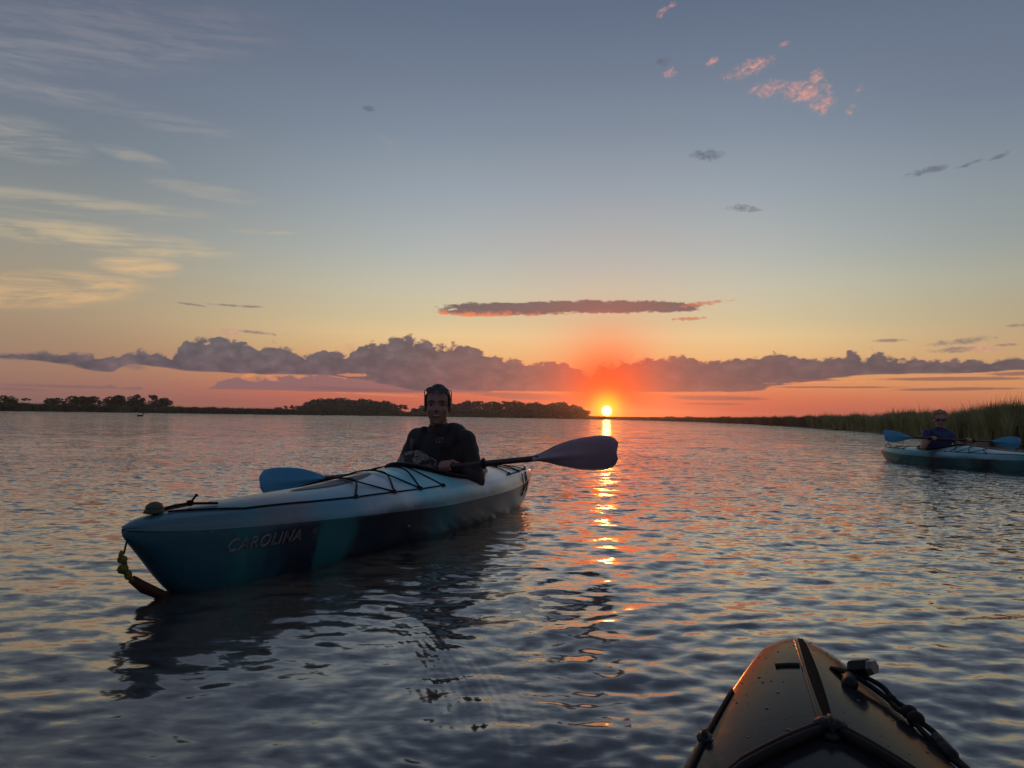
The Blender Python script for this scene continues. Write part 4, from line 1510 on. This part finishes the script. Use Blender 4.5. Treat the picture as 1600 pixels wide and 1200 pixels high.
pc = ramp(t, pn, [(0.0, (0.012, 0.012, 0.016)), (0.46, (0.03, 0.03, 0.035)), (0.50, (0.20, 0.175, 0.17)), (0.58, (0.11, 0.10, 0.10)), (0.66, (0.02, 0.02, 0.025))], 'CONSTANT')
t.links.new(pc.s, t.nodes['Principled BSDF'].inputs['Base Color'])
t.nodes['Principled BSDF'].inputs['Roughness'].default_value = 0.8


def person(loc, fwd, cfg):
    """+Y is forward, +X the person's right, origin on the seat"""
    root = empty('person')
    root.location = loc
    root.rotation_euler = (0, 0, math.atan2(fwd[1], fwd[0]) - math.pi / 2)
    root.scale = (cfg['scale'],) * 3
    iw = lambda w: root_inv @ Vector(w)
    bpy.context.view_layer.update()
    root_inv = root.matrix_world.inverted()
    pelv, chest, neck, head = (Vector(cfg[k]) for k in ('pelvis', 'chest', 'neck', 'head'))
    skin, parts = cfg['skin'], []
    Rz = Matrix.Rotation(cfg['head_yaw'], 3, 'Z') @ Matrix.Rotation(cfg['head_pitch'], 3, 'X')
    hp = lambda x, y, z: head + Rz @ Vector((x, y, z))
    E = lambda c, r, rot=Rz: ellipsoid_geo(c, r, rot, 20, 14)
    # head: cranium, jaw, cheeks, nose, brow, chin, ears
    parts += [E(hp(0, -0.010, 0.028), (0.072, 0.090, 0.082)), E(hp(0, 0.018, -0.030), (0.060, 0.066, 0.070)), E(hp(0, 0.035, -0.072), (0.040, 0.040, 0.030)),
              E(hp(0, 0.055, -0.090), (0.022, 0.020, 0.016)), E(hp(0.034, 0.050, -0.022), (0.024, 0.024, 0.020)), E(hp(-0.034, 0.050, -0.022), (0.024, 0.024, 0.020)),
              E(hp(0, 0.068, 0.026), (0.050, 0.014, 0.010)), E(hp(0, 0.085, -0.018), (0.014, 0.016, 0.013)), capsule_geo(hp(0, 0.072, 0.018), hp(0, 0.088, -0.012), 0.008, 0.010),
              E(hp(0, 0.062, -0.052), (0.030, 0.016, 0.014)),
              E(hp(0.073, -0.008, -0.005), (0.008, 0.018, 0.030)), E(hp(-0.073, -0.008, -0.005), (0.008, 0.018, 0.030)),
              capsule_geo(neck - Vector((0, 0, 0.03)), hp(0, -0.015, -0.05), 0.054, 0.050)]
    # torso and legs (mostly under clothes and deck)
    parts += [capsule_geo(pelv, chest, 0.125, 0.135, 18, 1.0), E(chest + Vector((0, 0, 0.06)), (0.165, 0.10, 0.10), Matrix.Identity(3)), E(neck + Vector((0, -0.01, -0.05)), (0.11, 0.07, 0.05), Matrix.Identity(3))]
    for sg in (1, -1):
        parts += [capsule_geo(pelv + Vector((sg * 0.08, 0.02, -0.01)), (sg * 0.12, 0.42, 0.16), 0.082, 0.060), capsule_geo((sg * 0.12, 0.42, 0.16), (sg * 0.10, 0.80, 0.05), 0.055, 0.038),
                  capsule_geo((sg * 0.10, 0.80, 0.05), (sg * 0.11, 0.86, 0.10), 0.034, 0.026)]
    sh, el, wr, gp = {}, {}, {}, {}
    ax = (iw(cfg['paddle'][1]) - iw(cfg['paddle'][0])).normalized()
    for sd in ('R', 'L'):
        sg = 1 if sd == 'R' else -1
        sh[sd] = Vector(cfg['shoulder' + sd])
        el[sd] = Vector(cfg['elbow' + sd])
        gp[sd] = iw(cfg['grip' + sd])               # point on the shaft the hand closes round
        wr[sd] = gp[sd] + (el[sd] - gp[sd]).normalized() * 0.085 + Vector((0, 0, 0.012))
        parts += [capsule_geo(sh[sd], el[sd], 0.046, 0.036), capsule_geo(el[sd], wr[sd], 0.037, 0.025)]
        # palm over the shaft, four fingers curling round it, thumb closing from below
        back = (wr[sd] - gp[sd]).normalized()
        axs = ax if ax.dot(Vector((1, 0, 0))) * 1 > 0 else -ax
        up = axs.cross(back).normalized()
        if up.z < 0: up = -up
        palm_c = gp[sd] + up * 0.024 + back * 0.030
        rot = Matrix((axs, back, up)).transposed()
        parts += [ellipsoid_geo(palm_c, (0.041, 0.046, 0.017), rot, 16, 10), capsule_geo(wr[sd], palm_c, 0.024, 0.026)]
        for f in range(4):
            o = (f - 1.5) * 0.0195
            Lf = (0.9, 1.0, 0.96, 0.80)[f]
            ang = [0.15, -0.75, -1.75, -2.6]
            kn = gp[sd] + axs * o + up * 0.030 + back * (-0.004)
            pts = [palm_c + axs * o * 0.9, kn]
            for a_ in (0.95, 2.0, 3.0):
                a2 = math.pi / 2 + a_ * Lf
                pts.append(gp[sd] + axs * o + (up * math.sin(a2) - back * -math.cos(a2)) * 0.0265)
            for q, (pa, pb) in enumerate(zip(pts[:-1], pts[1:])):
                parts.append(capsule_geo(pa, pb, 0.0095 - q * 0.0006, 0.0090 - q * 0.0006, 10))
        th0 = palm_c + axs * (-0.034 * sg) + back * 0.012
        th1 = gp[sd] + axs * (-0.040 * sg) + up * 0.006 + back * 0.024
        th2 = gp[sd] + axs * (-0.026 * sg) - up * 0.022 + back * 0.006
        parts += [capsule_geo(th0, th1, 0.012, 0.0105, 10), capsule_geo(th1, th2, 0.0105, 0.009, 10)]
    remeshed('body', parts, skin, root, 0.0052, 3, 0.4)

    # ---- clothing: sleeves and torso, one garment
    cl = []
    slv = cfg['sleeve']
    for sd in ('R', 'L'):
        e0, w0 = el[sd], wr[sd]
        cl.append(capsule_geo(sh[sd] + Vector((0, 0, -0.002)), e0, 0.062 if slv > 1 else 0.056, 0.052 if slv > 1 else 0.046))
        if slv > 1: cl.append(capsule_geo(e0, e0 + (w0 - e0) * 0.93, 0.052, 0.036))
        cl.append(capsule_geo(sh[sd], neck + Vector((0, -0.01, -0.03)), 0.060, 0.062))
    if slv <= 1:
        cl = []
        for sd in ('R', 'L'):
            cl.append(capsule_geo(sh[sd], sh[sd] + (el[sd] - sh[sd]) * 0.35, 0.058, 0.053))
            cl.append(capsule_geo(sh[sd], neck + Vector((0, -0.01, -0.03)), 0.055, 0.058))
    cl += [capsule_geo(pelv, chest, 0.150, 0.150, 20), ellipsoid_geo(chest + Vector((0, 0, 0.06)), (0.180, 0.115, 0.11), None, 20, 14), capsule_geo(neck - Vector((0, 0.0, 0.045)), neck + Vector((0, 0.006, 0.004)), 0.072, 0.064)]
    remeshed('jacket' if slv > 1 else 'shirt', cl, cfg['cloth'], root, 0.008, 5, 0.5, 0.0075)
    # ---- life vest: front and back foam, shoulder straps, hood-like collar
    vz = chest
    ve = [capsule_geo(pelv + Vector((0, 0, 0.06)), vz + Vector((0, 0.0, 0.02)), 0.168, 0.172, 22),
          ellipsoid_geo(vz + Vector((0, 0.075, 0.0)), (0.145, 0.085, 0.15), None, 20, 14), ellipsoid_geo(vz + Vector((0, -0.085, 0.03)), (0.15, 0.07, 0.16), None, 20, 14)]
    for sg in (1, -1):
        ve.append(capsule_geo(vz + Vector((sg * 0.085, 0.11, 0.10)), neck + Vector((sg * 0.095, 0.01, -0.005)), 0.038, 0.034))
        ve.append(capsule_geo(neck + Vector((sg * 0.095, 0.01, -0.005)), vz + Vector((sg * 0.085, -0.10, 0.12)), 0.034, 0.036))
    vest = remeshed('life_vest', ve, cfg['vest'], root, 0.009, 5, 0.5, 0.003)
    if cfg.get('hood'):
        V, F = join_geo([ellipsoid_geo(neck + Vector((-0.085, -0.03, 0.005)), (0.070, 0.060, 0.046), Matrix.Rotation(-0.25, 3, 'Y'), 18, 12), ellipsoid_geo(neck + Vector((0.02, -0.065, -0.005)), (0.09, 0.045, 0.035), None, 18, 12)])
        mesh('hood', V, F, cfg['cloth'], root)
    # find the vest front at the logo height and lay the ring emblem on it
    if cfg.get('logo'):
        bpy.context.view_layer.update()
        lc = vz + Vector((cfg['logo'], 0, 0.135))
        hit, pos, nor, _ = vest.ray_cast(lc + Vector((0, 0.5, 0)), Vector((0, -1, 0)))
        if hit:
            gp_parts = []
            up = Vector((0, 0, 1))
            nor = Vector(nor).normalized()
            sx_ = nor.cross(up).normalized()
            u2 = sx_.cross(nor).normalized()
            c0 = Vector(pos) + nor * 0.004
            ring = [c0 + sx_ * 0.021 * math.cos(a) + u2 * 0.021 * math.sin(a) for a in np.linspace(0, 2 * math.pi, 24, endpoint=False)]
            gp_parts.append(tube_geo(ring, 0.0022, 6, True))
            gp_parts.append(tube_geo([c0 - u2 * 0.011, c0 + u2 * 0.011], 0.0026, 6))
            gp_parts.append(tube_geo([c0 - u2 * 0.011 - sx_ * 0.006, c0 - u2 * 0.011 + sx_ * 0.006], 0.0018, 6))
            V, F = join_geo(gp_parts)
            mesh('round_emblem', V, F, logo_m, root)
        lc = vz + Vector((0.11, 0, 0.10))
        hit, pos, nor, _ = vest.ray_cast(lc + Vector((0, 0.5, 0)), Vector((0, -1, 0)))
        if hit:
            c0 = Vector(pos) + Vector((0, 0.004, 0))
            V, F = join_geo([tube_geo([c0 + Vector((0, 0, -0.045)), c0 + Vector((0, 0.004, 0.0)), c0 + Vector((0, 0.0, 0.045))], 0.011, 8, flat=0.4)])
            mesh('chest_strap', V, F, material('strap_webbing', (0.07, 0.06, 0.06), 0.7), root)
    # ---- face
    for sg in (1, -1):
        V, F = E(hp(sg * 0.030, 0.0665, 0.008), (0.0115, 0.006, 0.0045))
        mesh('eye', V, F, eye_m, root)
        brow = [hp(sg * 0.012, 0.083, 0.027), hp(sg * 0.03, 0.081, 0.033), hp(sg * 0.047, 0.071, 0.026)]
        tube('eyebrow', cat_rom(brow, 5), 0.0032, cfg['hair_mat'], root, 6)
    wm = 0.026 if cfg['smile'] else 0.02
    mouth = [hp(wm * q, 0.0805 - 0.012 * q * q, -0.055 + (0.010 if cfg['smile'] else 0.002) * q * q) for q in np.linspace(-1, 1, 9)]
    rs = [0.0025 + 0.0035 * (1 - q * q) for q in np.linspace(-1, 1, 9)]
    V, F = tube_geo(mouth, rs, 8)
    mesh('lips', V, F, lip_m, root)
    if cfg['smile']:
        mouth = [hp(0.020 * q, 0.0835 - 0.009 * q * q, -0.0535 + 0.007 * q * q) for q in np.linspace(-1, 1, 9)]
        V, F = tube_geo(mouth, [0.0012 + 0.0030 * (1 - q * q) for q in np.linspace(-1, 1, 9)], 8)
        mesh('teeth', V, F, teeth_m, root)
    # ---- hair
    if cfg['hair'] == 'short':
        hs = [ellipsoid_geo(hp(0, -0.020, 0.042), (0.0745, 0.088, 0.077), Rz, 22, 16), ellipsoid_geo(hp(0, -0.035, 0.00), (0.074, 0.075, 0.07), Rz, 20, 12),
              ellipsoid_geo(hp(0, -0.02, 0.095), (0.045, 0.05, 0.032), Rz, 16, 10)]
        for sg in (1, -1): hs.append(ellipsoid_geo(hp(sg * 0.068, 0.012, 0.03), (0.010, 0.026, 0.036), Rz, 12, 8))
    else:
        gg = random.Random(3)
        hs = [ellipsoid_geo(hp(0, -0.022, 0.045), (0.080, 0.088, 0.080), Rz, 22, 16), ellipsoid_geo(hp(0, -0.04, 0.0), (0.078, 0.07, 0.07), Rz, 20, 12)]
        for i in range(120):
            a, q = gg.uniform(0, 6.28), gg.uniform(0.0, 1.7)
            d = Vector((math.sin(q) * math.cos(a), math.sin(q) * math.sin(a), math.cos(q)))
            if d.y > 0.35 and d.z < 0.55: continue
            hs.append(ellipsoid_geo(hp(d.x * 0.090, -0.022 + d.y * 0.092, 0.048 + d.z * 0.090), (gg.uniform(.013, .023),) * 3, Rz, 8, 6))
    remeshed('hair', hs, cfg['hair_mat'], root, 0.0055, 2, 0.4)
    # ---- sunglasses: pushed up on the hair, or worn
    sgp = empty('sunglasses', root)
    if cfg['glasses'] == 'up':
        q0 = lambda x, y, z: hp(x, y, z)
        lens_y, lens_z, tilt = 0.070, 0.092, 0.5
    else:
        lens_y, lens_z, tilt = 0.088, 0.010, 0.0
    for sg in (1, -1):
        rot = Rz @ Matrix.Rotation(-sg * 0.18, 3, 'Z') @ Matrix.Rotation(tilt, 3, 'X')
        V, F = ellipsoid_geo(hp(sg * 0.034, lens_y, lens_z), (0.030, 0.005, 0.020), rot, 18, 10)
        mesh('lens', V, F, glass_m, sgp)
        a0, a1, a2 = (hp(sg * 0.064, lens_y - 0.012, lens_z), hp(sg * 0.0765, lens_y - 0.06, lens_z - 0.012), hp(sg * 0.077, -0.025, 0.005 if cfg['glasses'] != 'up' else -0.005))
        tube('temple', cat_rom([a0, a1, a2], 6), 0.0026, glass_m, sgp, 6)
    tube('bridge', [hp(-0.010, lens_y + 0.002, lens_z + 0.004), hp(0.010, lens_y + 0.002, lens_z + 0.004)], 0.003, glass_m, sgp, 6)
    cfg['extra'](root, el, wr, gp, ax) if cfg.get('extra') else None
    tag(root, cfg['label'], 'person')
    return root


K1D = Vector((1.334, 3.33, 0)).normalized()
seat1 = Vector((-1.214, 2.44, 0)) + K1D * 2.20


def extra1(root, el, wr, gp, ax):
    # patterned sleeve end across the lap on the right forearm, watch on the left wrist
    a, b = el['R'], wr['R']
    V, F = join_geo([capsule_geo(a + (b - a) * 0.12, a + (b - a) * 0.90, 0.0565, 0.0420, 18)])
    mesh('patterned_sleeve', V, F, pat_m, root)
    V, F = join_geo([ellipsoid_geo((0.06, 0.150, 0.325), (0.155, 0.085, 0.100), None, 20, 14)])
    mesh('patterned_cover', V, F, pat_m, root)
    d = (wr['L'] - el['L']).normalized()
    c0 = wr['L'] - d * 0.022
    s1 = d.cross(Vector((0, 0, 1))).normalized()
    s2 = s1.cross(d)
    ring = [c0 + (s1 * math.cos(q) + s2 * math.sin(q)) * 0.030 for q in np.linspace(0, 2 * math.pi, 20, endpoint=False)]
    V, F = join_geo([tube_geo(ring, 0.006, 8, True), ellipsoid_geo(c0 + s2 * 0.034, (0.016, 0.016, 0.006))])
    mesh('wristwatch', V, F, rub_m, root)


gl = lambda p0, p1, t_: p0 + (p1 - p0) * t_
person((seat1.x, seat1.y, 0), (-K1D.x, -K1D.y), dict(
    scale=1.0, pelvis=(0, 0, 0.10), chest=(0, 0.03, 0.34), neck=(0, 0.045, 0.525), head=(0.0, 0.075, 0.672), head_yaw=R(22), head_pitch=R(-3),
    shoulderR=(0.150, 0.02, 0.482), shoulderL=(-0.150, 0.02, 0.482), elbowR=(0.225, 0.06, 0.285), elbowL=(-0.225, 0.03, 0.255),
    gripR=gl(PA0, PA1, 0.475), gripL=gl(PA0, PA1, 0.565), paddle=(PA0, PA1), skin=skin_m, cloth=jacket_m, vest=vest_m, hood=True, logo=-0.055, sleeve=2,
    smile=True, hair='short', hair_mat=hair_d, glasses='up', extra=extra1, label='smiling person in dark jacket with sunglasses pushed up on the head, in the lettered kayak'))

f2 = Vector((0.14, -0.99, 0)).normalized()
seat2 = Vector((6.74, 9.40, -0.01)) - f2 * 2.24
person((seat2.x, seat2.y, -0.01), (f2.x, f2.y), dict(
    scale=1.06, pelvis=(0, 0, 0.08), chest=(0, 0.03, 0.32), neck=(0, 0.05, 0.505), head=(0.0, 0.075, 0.645), head_yaw=R(-32), head_pitch=R(-2),
    shoulderR=(0.170, 0.02, 0.455), shoulderL=(-0.170, 0.02, 0.455), elbowR=(0.30, 0.12, 0.26), elbowL=(-0.29, 0.12, 0.26),
    gripR=gl(PB0, PB1, 0.36), gripL=gl(PB0, PB1, 0.62), paddle=(PB0, PB1), skin=skin_l, cloth=vest_b, vest=vest_b, sleeve=1,
    smile=False, hair='curly', hair_mat=hair_l, glasses='on', label='person with light curly hair, sunglasses and navy vest, seated in the far right kayak'))
